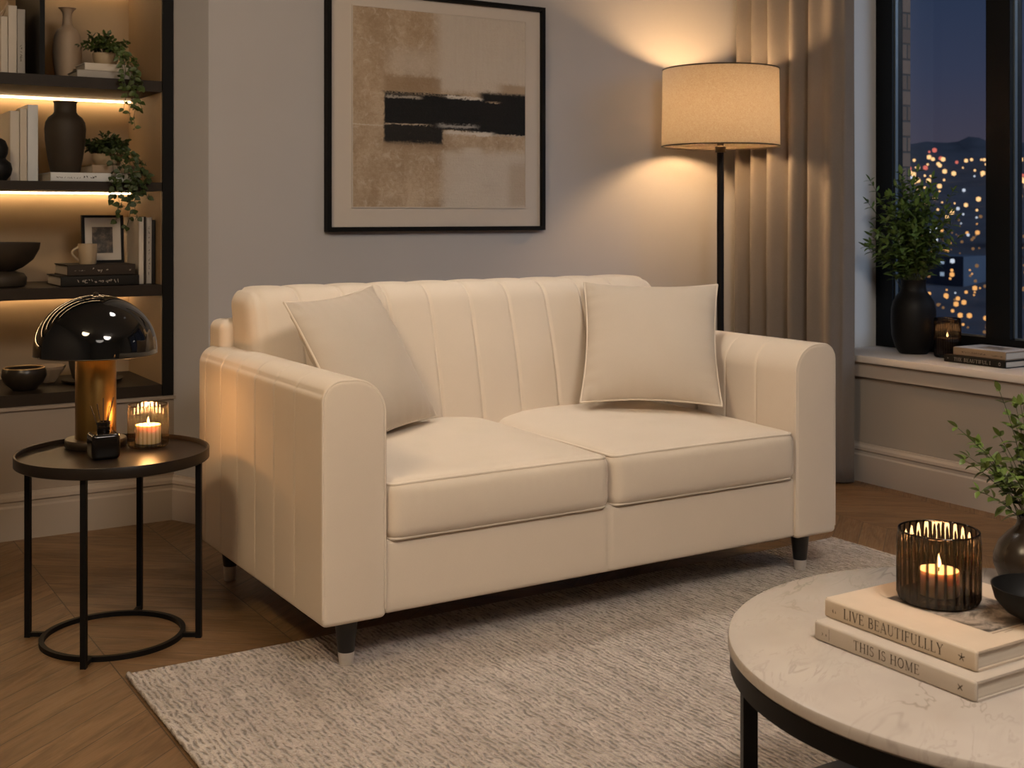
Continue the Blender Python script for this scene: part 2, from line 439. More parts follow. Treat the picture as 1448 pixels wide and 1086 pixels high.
# ------------------------------------------------------------------ lettering
def arc(cx, cy, rx, ry, a0, a1, n=12): return [(cx + rx * math.cos(R(a0 + (a1 - a0) * i / n)), cy + ry * math.sin(R(a0 + (a1 - a0) * i / n))) for i in range(n + 1)]
T, t_ = .13, .055      # thick and thin strokes
GL = {
 'L': (.62, [([(.14, 0), (.14, 1)], T), ([(.02, .98), (.27, .98)], t_), ([(.02, .02), (.58, .02)], t_), ([(.57, 0), (.57, .22)], t_)]),
 'I': (.30, [([(.15, 0), (.15, 1)], T), ([(.02, .98), (.28, .98)], t_), ([(.02, .02), (.28, .02)], t_)]),
 'V': (.80, [([(.10, 1), (.40, 0)], T), ([(.40, 0), (.70, 1)], t_), ([(0, .98), (.22, .98)], t_), ([(.58, .98), (.80, .98)], t_)]),
 'E': (.66, [([(.14, 0), (.14, 1)], T), ([(.02, .98), (.57, .98)], t_), ([(.14, .52), (.45, .52)], t_), ([(.02, .02), (.60, .02)], t_), ([(.57, 1), (.57, .80)], t_), ([(.60, 0), (.60, .22)], t_), ([(.45, .42), (.45, .62)], t_)]),
 'B': (.70, [([(.14, 0), (.14, 1)], T), ([(.02, .98), (.36, .98)], t_), ([(.14, .53), (.38, .53)], t_), ([(.02, .02), (.38, .02)], t_), (arc(.34, .755, .20, .225, -90, 90), .10), (arc(.36, .275, .24, .255, -90, 90), .11)]),
 'A': (.80, [([(.08, 0), (.38, 1)], t_), ([(.38, 1), (.70, 0)], T), ([(.18, .34), (.60, .34)], t_), ([(0, .02), (.20, .02)], t_), ([(.56, .02), (.80, .02)], t_)]),
 'U': (.80, [([(.14, 1), (.14, .32)], T), (arc(.39, .32, .25, .30, 180, 360), .08), ([(.64, .32), (.64, 1)], t_), ([(.02, .98), (.28, .98)], t_), ([(.54, .98), (.76, .98)], t_)]),
 'T': (.72, [([(.35, 0), (.35, 1)], T), ([(.02, .98), (.68, .98)], t_), ([(.04, 1), (.04, .78)], t_), ([(.66, 1), (.66, .78)], t_), ([(.22, .02), (.48, .02)], t_)]),
 'F': (.62, [([(.14, 0), (.14, 1)], T), ([(.02, .98), (.57, .98)], t_), ([(.14, .50), (.45, .50)], t_), ([(.57, 1), (.57, .80)], t_), ([(.45, .40), (.45, .60)], t_), ([(.02, .02), (.28, .02)], t_)]),
 'Y': (.74, [([(.08, 1), (.36, .48)], T), ([(.66, 1), (.36, .48)], t_), ([(.36, .48), (.36, 0)], T), ([(-.02, .98), (.20, .98)], t_), ([(.56, .98), (.76, .98)], t_), ([(.23, .02), (.49, .02)], t_)]),
 'H': (.82, [([(.14, 0), (.14, 1)], T), ([(.66, 0), (.66, 1)], T), ([(.14, .51), (.66, .51)], t_), ([(.02, .98), (.27, .98)], t_), ([(.53, .98), (.79, .98)], t_), ([(.02, .02), (.27, .02)], t_), ([(.53, .02), (.79, .02)], t_)]),
 'S': (.56, [(arc(.27, .75, .19, .23, 40, 262), .08), (arc(.27, .26, .21, .25, 82, -140), .09), ([(.43, 1), (.43, .78)], t_), ([(.05, 0), (.05, .24)], t_)]),
 'O': (.84, [(arc(.40, .5, .33, .48, 0, 360, 24), .11)]),
 'M': (.98, [([(.14, 0), (.14, 1)], t_), ([(.14, 1), (.46, .06)], T), ([(.46, .06), (.80, 1)], t_), ([(.80, 0), (.80, 1)], T), ([(.0, .98), (.16, .98)], t_), ([(.78, .98), (.96, .98)], t_), ([(.02, .02), (.26, .02)], t_), ([(.68, .02), (.94, .02)], t_)]),
 ' ': (.36, []),
}
def stroke2d(mb, pts, w, f):
    for (x0, y0), (x1, y1) in zip(pts, pts[1:]):
        dx, dy = x1 - x0, y1 - y0; L = math.hypot(dx, dy) or 1; nx, ny = -dy / L * w / 2, dx / L * w / 2
        ex, ey = (dx / L * w * .12, dy / L * w * .12) if len(pts) > 2 else (0, 0)
        mb.add([f(x0 + nx - ex, y0 + ny - ey), f(x0 - nx - ex, y0 - ny - ey), f(x1 - nx + ex, y1 - ny + ey), f(x1 + nx + ex, y1 + ny + ey)], [(0, 1, 2, 3)])
def text_mb(mb, txt, h, x0, x1, f):
    """serif capitals of height h spread from x0 to x1; f(x, y) maps to 3D"""
    adv = [GL[c][0] for c in txt]; gap = .10
    tot = sum(adv) + gap * (len(txt) - 1); sx = (x1 - x0) / tot; x = x0
    for c, a in zip(txt, adv):
        for pts, w in GL[c][1]: stroke2d(mb, [(x + px * sx, py * h) for px, py in pts], w * h * .9, f)
        x += (a + gap) * sx
    return mb
def scribble(mb, x0, x1, y0, h, f, seed, w=.0014, step=.0055):
    """illegible handwritten-looking marks"""
    r = random.Random(seed); x = x0
    while x < x1:
        n = r.randint(3, 5); pts = [(x + r.uniform(-.1, 1.) * step, y0 + r.uniform(0, h)) for _ in range(n)]
        stroke2d(mb, pts, w, f); x += step * r.choice((.9, 1., 1.3, 1.9))
    return mb

# ------------------------------------------------------------------ room shell
XL, XR, YB, YA, YF, ZC = -1.35, 3.73, 4.08, 4.231, -1.6, 2.62
struct('floor', MB().box(XL - .1, XR + .6, YF - .1, 4.85, -.08, 0), M['floor'])
struct('ceiling', MB().box(XL - .1, XR + .6, YF - .1, 4.85, ZC, ZC + .1), M['ceil'])
struct('wall_back', MB().prism([(1.31, YB), (XR + .5, YB), (XR + .5, 4.85), (1.236, 4.85), (1.236, YA)], 0, ZC), M['wall'])
struct('wall_alcove', MB().box(XL, 1.236, YA, 4.85, 0, .427), M['reveal'])
struct('wall_alcove_upper', MB().box(XL, 1.236, 4.71, 4.85, .427, ZC), M['reveal'])
struct('wall_left', MB().box(XL - .1, XL, YF, 4.85, 0, ZC), M['wall'])
struct('wall_front', MB().box(XL - .1, XR + .5, YF - .1, YF, 0, ZC), M['wall'])
OP0, OP1 = .9, 3.60            # window opening along Y
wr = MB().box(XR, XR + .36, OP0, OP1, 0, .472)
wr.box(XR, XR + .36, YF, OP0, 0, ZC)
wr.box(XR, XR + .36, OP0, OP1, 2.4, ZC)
M['wallwin_shaded'] = plaster('window_wall_shaded', (.30, .265, .232))  # wall plaster copy, darkened to put this wall's shade into the colour
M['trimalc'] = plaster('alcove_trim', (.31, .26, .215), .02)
M['trimwin_shaded'] = plaster('window_wall_trim_shaded', (.37, .325, .285), .02)  # darker copy of the painted trim, window wall shade included in its colour
struct('wall_right', wr, M['wallwin_shaded'])
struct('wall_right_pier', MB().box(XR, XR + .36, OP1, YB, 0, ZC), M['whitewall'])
struct('wall_outside_brick', MB().box(4.10, 4.215, 3.575, 4.9, -3, 4.5), M['brick'])
# sill, apron, alcove top board
struct('trim_1', MB().rbox(3.695, 4.035, OP0 - .03, OP1 + .0, .472, .500, .004, (1, 1, 1), 2), M['sill'], smooth=30)
struct('trim_2', MB().box(3.712, 3.732, OP0 - .02, YB - .001, .414, .4715), M['trimwin_shaded'])
struct('trim_3', MB().box(XL, 1.243, 4.222, 4.232, .416, .4265), M['reveal'])
def baseboard(name, a, b, nrm, m='trim'):
    prof = [(.018, 0), (.018, .104), (.013, .110), (.013, .121), (.018, .126), (.017, .137), (.009, .145), (.007, .152), (-.004, .152), (-.004, 0)]
    mb = MB(); n = len(prof)
    vs = [(p[0] + nrm[0] * d, p[1] + nrm[1] * d, z) for p in (a, b) for d, z in prof]
    mb.add(vs, [(i, (i + 1) % n, n + (i + 1) % n, n + i) for i in range(n)] + [tuple(range(n - 1, -1, -1)), tuple(range(n, 2 * n))])
    return struct(name, mb, M[m])
baseboard('baseboard_alcove', (XL, YA), (1.236, YA), (0, -1), 'trimalc')
ln = math.hypot(.074, .151)
baseboard('baseboard_reveal', (1.236, YA), (1.31, YB), (-.151 / ln, -.074 / ln))
baseboard('baseboard_back', (1.30, YB), (XR, YB), (0, -1))
baseboard('baseboard_right', (XR, YB), (XR, YF), (-1, 0), 'trimwin_shaded')
baseboard('baseboard_left', (XL, YF), (XL, YA), (1, 0))

# window
win = thing('window_1', 'tall dark framed window overlooking the city at dusk', 'window', (4.03, 3.6, .5))
win['kind'] = 'structure'
def W_(x0, x1, y0, y1, z0, z1): return MB().box(x0 - 4.03, x1 - 4.03, y0 - 3.6, y1 - 3.6, z0 - .5, z1 - .5)
fr = W_(4.03, 4.095, 3.513, 3.60, .50, 2.4)
fr.v += []; fr.add(*(lambda b: (b.v, b.f))(W_(4.03, 4.095, OP0, 3.513, .50, .580)))
fr.add(*(lambda b: (b.v, b.f))(W_(4.03, 4.095, OP0, 3.513, 2.33, 2.4)))
fr.add(*(lambda b: (b.v, b.f))(W_(4.03, 4.095, OP0, OP0 + .08, .58, 2.33)))
fr.build('window_frame', M['winframe'], win, 0)
MU = [(2.944, 3.050), (1.95, 2.056)]
for y0, y1 in MU: W_(4.022, 4.095, y0, y1, .580, 2.33).build('mullion', M['winframe'], win, 0)
edges = [(3.050, 3.513), (2.056, 2.944), (OP0 + .08, 1.95)]
for y0, y1 in edges:
    W_(4.060, 4.064, y0, y1, .58, 2.33).build('pane', M['pane'], win, 0)
    g = MB()
    for a in ((y0, y0 + .006, .58, 2.33), (y1 - .006, y1, .58, 2.33), (y0, y1, .58, .586)):
        b = W_(4.044, 4.0595, a[0], a[1], a[2], a[3]); g.add(b.v, b.f)
    g.build('gasket', M['gasket'], win, 0)

# ------------------------------------------------------------------ city outside
def hill_z(r):
    r = max(r, 150.)
    return 1.05 + r * (-.125 + .158 * ((r - 150) / 900) ** .7)
def city_ground():
    mb = MB(); na, nr = 160, 26; vs = []; fs = []
    for i in range(na + 1):
        a = R(2 + 70 * i / na)
        for j in range(nr + 1):
            r = 60 + (1250 - 60) * (j / nr) ** 1.6
            z = hill_z(r) + 4 * mnoise.noise(Vector((r * .01, a * 6, 0))) * min(1, r / 400)
            if j == nr: z += 16 * mnoise.noise(Vector((a * 14, 2, 0))) + 6 * mnoise.noise(Vector((a * 60, 5, 0)))
            vs.append((r * math.cos(a), r * math.sin(a), z))
    for i in range(na):
        for j in range(nr):
            a = i * (nr + 1) + j; fs.append((a, a + nr + 1, a + nr + 2, a + 1))
    return mb.add(vs, fs)
m_hill = pm('night_hillside', (.085, .085, .105), 1., 0, .6, .03)
o = city_ground().build('hillside', m_hill, None, 60); o['kind'] = 'structure'
m_tower = pm('night_facade', (.10, .13, .18), .8, 0, .3, .05)
lit = [emit('window_amber', (1., .56, .22), 1.1), emit('window_warm', (1., .72, .42), .9), emit('window_cool', (.62, .78, 1.), .45)]
cr = random.Random(31)
placed = []
while len(placed) < 16:
    a = R(cr.uniform(25, 50)); r = cr.uniform(230, 760)
    w = cr.uniform(7, 13) * (1 + r / 700); d = cr.uniform(7, 12) * (1 + r / 700); hgt = cr.uniform(5, 11) * (1 + r / 900)
    px_, py_ = r * math.cos(a), r * math.sin(a); rad = math.hypot(w, d) / 2
    if any(math.hypot(px_ - u, py_ - v) < rad + q + 4 for u, v, q in placed): continue
    placed.append((px_, py_, rad)); i = len(placed)
    b = thing('city_building', 'dark blurred building with a few lit windows in the night city outside', 'building',
              (px_, py_, hill_z(r) - 3), a + cr.uniform(-.5, .5), 'city buildings beyond the window')
    MB().box(-d / 2, d / 2, -w / 2, w / 2, 0, hgt + 3).build('tower_body', m_tower, b, 0)
    nw = max(2, int(w / 4)); nh = max(2, int(hgt / 4))
    for p in range(nw):
        for q in range(nh):
            if cr.random() < .35:
                y = -w / 2 + (p + .5) * w / nw; z = 3 + (q + .5) * hgt / nh; s = .42 * (1 + r / 600)
                MB().box(-d / 2 - .08, -d / 2 - .01, y - s, y + s, z - s * .9, z + s * .9).build('lit_window', lit[i % 3], b, 0)
def dots(n, seed, rr, sz, mat, name, label):
    q = random.Random(seed); mb = MB()
    for _ in range(n):
        a = R(q.uniform(14, 56)); r = rr[0] + (rr[1] - rr[0]) * q.random() ** rr[2]
        s = sz * (r / 300) ** .8 * q.choice((.45, .6, .8, 1., 1.2))
        c = Vector((r * math.cos(a), r * math.sin(a), hill_z(r) + q.uniform(1, 9) * min(1, r / 420)))
        v = [c + Vector(e) * s for e in ((1, 0, 0), (-1, 0, 0), (0, 1, 0), (0, -1, 0), (0, 0, 1), (0, 0, -1))]
        k = .62; v += [c + Vector((x, y, z)) * s * k for x in (1, -1) for y in (1, -1) for z in (1, -1)]
        i6 = lambda x, y, z: 6 + (0 if x > 0 else 4) + (0 if y > 0 else 2) + (0 if z > 0 else 1)
        fs = []
        for ax, (ia, ib) in enumerate(((0, 1), (2, 3), (4, 5))):
            for sgn, pole in ((1, ia), (-1, ib)):
                ring = []
                for p_, r_ in ((1, 1), (1, -1), (-1, -1), (-1, 1)):
                    t = [0, 0, 0]; t[ax] = sgn; t[(ax + 1) % 3] = p_; t[(ax + 2) % 3] = r_; ring.append(i6(*t))
                for e in range(4): fs.append((pole, ring[e], ring[(e + 1) % 4]))
        mb.add(v, fs)
    o = mb.build(name, mat, None, 0); tag(o, label, 'city lights', None, 'stuff'); return o
dots(900, 3, (165, 680, 1.), .50, emit('light_amber', (1., .46, .14), 1.25), 'amber_city_lights', 'scattered blurred amber lights of the night city below the skyline')
dots(760, 5, (700, 1120, .8), .58, emit('light_gold', (1., .56, .23), 1.7), 'golden_city_lights', 'dense band of blurred golden lights along the far city hillside')
dots(1100, 17, (155, 720, .9), .40, emit('light_dim', (.9, .46, .20), .32), 'dim_city_lights', 'faint brownish dots of light between the brighter lower city lights')
dots(170, 8, (200, 1000, .9), .50, emit('light_cool', (.85, .9, 1.), .9), 'white_city_lights', 'sparse pale white blurred lights scattered over the night city')
dots(60, 12, (950, 1220, .8), .60, emit('light_red', (1., .22, .16), .9), 'red_city_lights', 'small reddish blurred lights on the far dark ridge line')

# ------------------------------------------------------------------ sofa
X0, Y0, SW, SD, ZB, AW, AH = 1.08, 2.555, 1.614, .936, .123, .16, .678
sofa = thing('sofa', 'cream velvet two-seat sofa with channel-tufted back and black tapered legs', 'sofa', (X0 + SW / 2, Y0 + SD / 2, 0))
ox, oy = X0 + SW / 2, Y0 + SD / 2
def L(x, y, z): return Vector((x - ox, y - oy, z))
ARMG = [Y0 + .169 + .134 * i for i in range(6)]
def arm_part(side):
    xa = X0 if side < 0 else X0 + SW - AW; r = AW / 2; cx = xa + r
    prof = []                                   # (x, z, nx, nz), counter-clockwise seen from -Y
    def ln_(x0, z0, x1, z1, n, nx, nz):
        for i in range(n): prof.append((x0 + (x1 - x0) * i / n, z0 + (z1 - z0) * i / n, nx, nz))
    rb = .014
    ln_(xa + rb, ZB, xa + AW - rb, ZB, 4, 0, -1)
    for i in range(4):
        a = R(-90 + 90 * i / 4); prof.append((xa + AW - rb + rb * math.cos(a), ZB + rb + rb * math.sin(a), math.cos(a), math.sin(a)))
    rL, rR = (.050, .084) if side < 0 else (.084, .050)      # outer shoulder is tighter than the inner one
    ln_(xa + AW, ZB + rb, xa + AW, AH - rR, 16, 1, 0)
    top = [(xa + AW - rR + rR * math.cos(R(90 * i / 14)), AH - rR + rR * math.sin(R(90 * i / 14)), math.cos(R(90 * i / 14)), math.sin(R(90 * i / 14))) for i in range(15)]
    top += [(xa + rL + rL * math.cos(R(90 + 90 * i / 14)), AH - rL + rL * math.sin(R(90 + 90 * i / 14)), math.cos(R(90 + 90 * i / 14)), math.sin(R(90 + 90 * i / 14))) for i in range(14)]
    prof += top
    ln_(xa, AH - rL, xa, ZB + rb, 16, -1, 0)
    for i in range(4):
        a = R(180 + 90 * i / 4); prof.append((xa + rb + rb * math.cos(a), ZB + rb + rb * math.sin(a), math.cos(a), math.sin(a)))
    rings = []; ef, er = .012, .055
    for i in range(6):
        t = R(90 * i / 5); rings.append((Y0 + ef * (1 - math.sin(t)), ef * (1 - math.cos(t))))
    rings = [(Y0 + ef * (1 - math.sin(R(90 - 90 * i / 5))) if False else Y0 + ef * (1 - math.cos(R(90 * i / 5))), ef * (1 - math.sin(R(90 * i / 5)))) for i in range(6)]
    y1 = Y0 + SD; ys = Y0 + ef
    nmid = 440
    for i in range(1, nmid): rings.append((ys + (y1 - er - ys) * i / nmid, 0))
    rings += [(y1 - er + er * math.sin(R(90 * i / 6)), er * (1 - math.cos(R(90 * i / 6))) * .8) for i in range(7)]
    vs = []; n = len(prof)
    for y, ins in rings:
        for x, z, nx, nz in prof:
            d = -ins
            if abs(nx) > .05 and ins == 0:
                w = abs(nx) * min(1., max(0., (z - ZB) / .05))
                g = sum(math.exp(-((y - q) / .0036) ** 2) for q in ARMG)
                d -= .0050 * g * w
                ph = min(abs(y - q) for q in ARMG); d += .0006 * w * (1 - math.exp(-(ph / .03) ** 2))
                if nx * side > 0: d -= .0036 * math.exp(-((z - .648) / .0035) ** 2)
            if abs(nx) > .5 and z < .42: d += .0
            vs.append(tuple(L(x + nx * d, y, z + nz * d)))
    fs = []
    for i in range(len(rings) - 1):
        for j in range(n):
            k = (j + 1) % n; fs.append((i * n + j, i * n + k, (i + 1) * n + k, (i + 1) * n + j))
    fs.append(tuple(range(n - 1, -1, -1))); fs.append(tuple((len(rings) - 1) * n + j for j in range(n)))
    o = MB().add(vs, fs).build('armrest', M['velvet'], sofa, 60)
    path = [L(xa + AW - .003, Y0 + .005, ZB + .02 + (AH - rR - ZB - .02) * i / 10) for i in range(10)]
    path += [L(x - nx * .003, Y0 + .005, z - nz * .003) for x, z, nx, nz in top]
    path += [L(xa + .003, Y0 + .005, AH - rL - (AH - rL - ZB - .02) * i / 10) for i in range(11)]
    MB().tube(path, .0034, 8).build('piping', M['piping'], o, 60)
arm_part(-1); arm_part(1)
# base rail
XM = X0 + .799
def rail_f(p, n):
    if n.y < -.5: p = p - n * (.004 * math.exp(-((p.x + ox - XM) / .004) ** 2))
    return p
a0, a1 = X0 + AW - .004, X0 + SW - AW + .004
MB().rbox(a0 - ox, a1 - ox, Y0 + .008 - oy, Y0 + SD - .03 - oy, ZB + .004, .300, .012, (160, 4, 6), 3, rail_f).build('base_rail', M['velvet'], sofa, 60)
# seat cushions
def seat(xa, xb, seed):
    y0, y1, z0, z1 = Y0 - .006, 3.19, .292, .4335
    def f(p, n):
        u = (p.x - (xa + xb) / 2 + ox) / ((xb - xa) / 2); v = (p.y + oy - y0) / (y1 - y0)
        if n.z > .2:
            e = max(0, 1 - u ** 4) * math.sin(PI * min(1, max(0, v * .62 + .03))) ; p = p + Vector((0, 0, .031 * e * n.z))
            p.z += .0022 * mnoise.noise(Vector((p.x * 9 + seed, p.y * 9, 0)))
        if n.y < -.3:
            w = (p.z - z0) / (z1 - z0); b = max(0, 1 - (2 * w - 1) ** 2) * max(0, 1 - u ** 6)
            p.y -= .010 * b
            p.y += .0016 * math.sin(p.x * 210 + 3 * mnoise.noise(Vector((p.x * 14, seed, 0)))) * (max(0, w - .45) * 1.3 + max(0, .3 - w)) * b
        return p
    o = MB().rbox(xa - ox, xb - ox, y0 - oy, y1 - oy, z0, z1, .030, (90, 30, 14), 5, f).build('seat_cushion', M['velvet'], sofa, 60)
    for zz, sg in ((z1 - .0085, 1), (z0 + .0085, -1)):
        q = .030; ins = .0085; path = []
        for cxn, cyn, s0 in ((xa + q, y0 + q, 180), (xb - q, y0 + q, 270), (xb - q, y1 - q, 0), (xa + q, y1 - q, 90)):
            for i in range(7):
                a = R(s0 + 90 * i / 6); path.append((cxn + (q - ins) * math.cos(a), cyn + (q - ins) * math.sin(a)))
        pts = []
        m = len(path)
        for i in range(m):
            (xA, yA), (xB, yB) = path[i], path[(i + 1) % m]; d = math.hypot(xB - xA, yB - yA); k = max(1, int(d / .03))
            for j in range(k): pts.append((xA + (xB - xA) * j / k, yA + (yB - yA) * j / k))
        P3 = []
        for x, y in pts:
            u = (x - (xa + xb) / 2) / ((xb - xa) / 2); v = (y - y0) / (y1 - y0)
            e = max(0, 1 - u ** 4) * math.sin(PI * min(1, max(0, v * .62 + .03))) if sg > 0 else 0
            P3.append(L(x, y, zz + .031 * e * .7))
        MB().tube(P3, .0042, 8, True).build('piping', M['piping'], o, 60)
seat(X0 + AW + .002, XM - .002, 1.); seat(XM + .002, X0 + SW - AW - .002, 7.)
# backrest
BG = [1.185, 1.300, 1.436, 1.572, 1.708, 1.845, 1.982, 2.119, 2.256, 2.393, 2.545]
def back_f(p, n):
    z = p.z; q = p + Vector((0, (z - .46) * .25, 0))
    w = max(0, -n.y) + max(0, n.z)
    w = min(1, w)
    x = p.x + ox
    if 1.17 < x < 2.56 and w > 0:
        ph = min(abs(x - g) for g in BG); g = math.exp(-(ph / .0055) ** 2)
        q = q - n * (w * (.0050 * g)) + n * (w * .0022 * (1 - math.exp(-(ph / .03) ** 2)))
    if n.y < -.3: q.y -= .012 * math.sin(PI * min(1, max(0, (z - .42) / .42)))
    return q
bk = MB().rbox(1.152 - ox, 2.575 - ox, 3.150 - oy, 3.345 - oy, .30, .846, .055, (620, 6, 40), 7, back_f).build('backrest', M['velvet'], sofa, 60)
MB().rbox(1.118 - ox, 2.612 - ox, 3.37 - oy, Y0 + SD - oy, .28, .752, .028, (10, 2, 8), 5).build('back_frame', M['velvet'], sofa, 60)
for lx, ly, lz in ((X0 + .085, Y0 + .062, .0125), (X0 + SW - .085, Y0 + .062, .0125), (X0 + .085, Y0 + SD - .06, 0), (X0 + SW - .085, Y0 + SD - .06, 0)):
    lg = MB().lathe([(0, .042), (.0195, .042), (.0285, ZB + .006), (0, ZB + .006)], 32, (lx - ox, ly - oy, 0)).build('leg', M['blackwood'], sofa, 40)
    MB().lathe([(0, lz), (.0150, lz), (.0162, lz + .002), (.0198, .0425), (0, .0425)], 32, (lx - ox, ly - oy, 0)).build('ferrule', M['steel'], lg, 40)

# ------------------------------------------------------------------ throw pillows
def pillow(name, label, c, phi, tilt, roll, s, th, seed):
    t = thing(name, label, 'pillow', c); n = Vector((math.sin(phi), -math.cos(phi), 0)); e = Vector((math.cos(phi), math.sin(phi), 0))
    up = Vector((0, 0, 1)) * math.cos(tilt) - n * math.sin(tilt)
    e2 = e * math.cos(roll) + up * math.sin(roll); u2 = up * math.cos(roll) - e * math.sin(roll); nn = e2.cross(u2)
    N = 44
    def outline(a, b):
        ka = 1 - .075 * (1 - b * b) ** 1.0 * abs(a) ** 1.0; kb = 1 - .075 * (1 - a * a) * abs(b)
        return a * ka * s / 2, b * kb * s / 2
    def pt(a, b, sg):
        x, y = outline(a, b)
        f = max(0, (1 - abs(a) ** 2.4)) ** .55 * max(0, (1 - abs(b) ** 2.4)) ** .55
        h = th * f
        edge = (1 - abs(b)) if abs(b) > abs(a) else (1 - abs(a)); run = a if abs(b) > abs(a) else b
        wr = math.sin(run * 26 + 4 * mnoise.noise(Vector((run * 3, seed, sg)))) * math.exp(-edge * 7) * (1 - math.exp(-edge * 18))
        h += th * .07 * wr + th * .10 * mnoise.noise(Vector((a * 1.8 + seed, b * 1.8, sg * 2))) * f
        return e2 * x + u2 * y + nn * (h * sg)
    mb = MB(); vs = []; fs = []; idx = {}
    for sg in (1, -1):
        for i in range(N + 1):
            for j in range(N + 1):
                bd = i in (0, N) or j in (0, N)
                if bd and sg < 0: idx[(sg, i, j)] = idx[(1, i, j)]; continue
                idx[(sg, i, j)] = len(vs)
                aa = math.sin((2 * i / N - 1) * PI / 2); bb = math.sin((2 * j / N - 1) * PI / 2)
                vs.append(tuple(pt(aa, bb, sg)))
        for i in range(N):
            for j in range(N):
                q = (idx[(sg, i, j)], idx[(sg, i + 1, j)], idx[(sg, i + 1, j + 1)], idx[(sg, i, j + 1)])
                fs.append(q if sg > 0 else q[::-1])
    cov = mb.add(vs, fs).build('cushion_cover', M['pillow'], t, 80)
    path = []
    for k in range(4):
        for i in range(24):
            q = math.sin((2 * i / 24 - 1) * PI / 2)
            a, b = ((q, -1), (1, q), (-q, 1), (-1, -q))[k]
            x, y = outline(a, b); path.append(e2 * x + u2 * y)
    MB().tube(path, .0034, 8, True).build('piping', M['piping'], t, 80)
    return t
pillow('throw_pillow', 'cream square throw pillow tilted against the left sofa arm', (1.405, 3.040, .652), .532, .508, .057, .42, .062, 3.)
pillow('throw_pillow.001', 'cream square throw pillow facing forward by the right sofa arm', (2.345, 2.985, .660), -.632, .60, -.016, .42, .066, 11.)

# ------------------------------------------------------------------ rug
def rug():
    mb = MB(); x0, x1, y0, y1, h = .722, 2.955, .45, 2.825, .012
    mb.rbox(x0, x1, y0, y1, 0, h, .0055, (40, 40, 1), 3)
    o = mb.build('area_rug', M['rug'], None, 60)
    tag(o, 'beige woven area rug on the wood floor under the sofa front', 'rug')
    n = 220
    for (ax, ay, bx, by) in ((x0, y0, x0, y1), (x1, y0, x1, y1)):
        edge = MB().tube([(ax + (bx - ax) * i / n, ay + (by - ay) * i / n, .0075) for i in range(n + 1)], [.0072 + .0009 * math.sin(i * 2.6) for i in range(n + 1)], 8)
        edge.build('bound_edge', M['rug'], o, 60)
rug()

# ------------------------------------------------------------------ framed painting
pic = thing('framed_painting', 'large black-framed abstract painting with a dark horizontal band', 'painting', (2.1925, YB, 1.4305))
hw, hh = .4625, .4385
MB().box(-hw + .012, hw - .012, -.016, 0, -hh + .012, hh - .012).build('mat_board', M['mat_board'], pic, 0)
f = MB(); fw = .016
for a in ((-hw, hw, -hh, -hh + fw), (-hw, hw, hh - fw, hh), (-hw, -hw + fw, -hh + fw, hh - fw), (hw - fw, hw, -hh + fw, hh - fw)):
    f.box(a[0], a[1], -.034, -.001, a[2], a[3])
f.build('frame', M['frontedge'], pic, 0)
AX0, AX1, AZ0, AZ1 = -.3585, .3765, -.3495, .3765
art = MB().box(0, 1, -.004, 0, 0, 1).build('artwork', M['art'], pic, 0)
art.location = (AX0, -.0165, AZ0); art.scale = (AX1 - AX0, .5, AZ1 - AZ0)
bv = MB(); bw = .004
for a in ((AX0 - bw, AX1 + bw, AZ0 - bw, AZ0), (AX0 - bw, AX1 + bw, AZ1, AZ1 + bw), (AX0 - bw, AX0, AZ0, AZ1), (AX1, AX1 + bw, AZ0, AZ1)):
    bv.box(a[0], a[1], -.0205, -.0155, a[2], a[3])
bv.build('mat_bevel', M['mat_board'], pic, 0)

# ------------------------------------------------------------------ floor lamp
FL = (3.335, 3.79, 0)
lamp = thing('floor_lamp', 'black floor lamp with glowing linen drum shade behind the sofa', 'floor lamp', FL)
MB().lathe([(0, 0), (.14, 0), (.142, .006), (.138, .018), (.02, .024), (0, .024)], 48).build('base', M['black'], lamp, 40)
MB().lathe([(0, .02), (.0142, .02), (.0142, 1.33), (0, 1.33)], 24).build('pole', M['black'], lamp, 40)
MB().lathe([(0, 1.305), (.022, 1.305), (.022, 1.328), (.014, 1.332), (.014, 1.40), (0, 1.40)], 24).build('socket', M['rim'], lamp, 40)
sh = MB().lathe([(.2375, 1.329), (.2335, 1.641), (.2320, 1.641), (.2360, 1.329), (.2375, 1.329)], 96).build('lamp_shade', M['linen'], lamp, 40)
tr = MB()
for rr, zz in ((.2372, 1.330), (.2332, 1.640)): tr.tube([(rr * math.cos(2 * PI * i / 72), rr * math.sin(2 * PI * i / 72), zz) for i in range(72)], .0028, 6, True)
tr.build('shade_trim', M['rim'], sh, 60)
sp = MB()
for k in range(3):
    a = 2 * PI * k / 3 + .5; sp.tube([(0, 0, 1.636), (.232 * math.cos(a), .232 * math.sin(a), 1.634)], .0022, 6)
sp.build('shade_spider', M['black'], lamp, 60)
MB().lathe([(0, 1.55), (.003, 1.55), (.003, 1.645), (.011, 1.647), (.011, 1.652), (.006, 1.657), (0, 1.66)], 20).build('finial', M['black'], lamp, 40)
MB().lathe([(0, 1.40), (.012, 1.40), (.014, 1.42), (.028, 1.455), (.029, 1.475), (.02, 1.497), (0, 1.504)], 24).build('bulb', emit('bulb_glow', (1., .74, .44), 9.), lamp, 60)

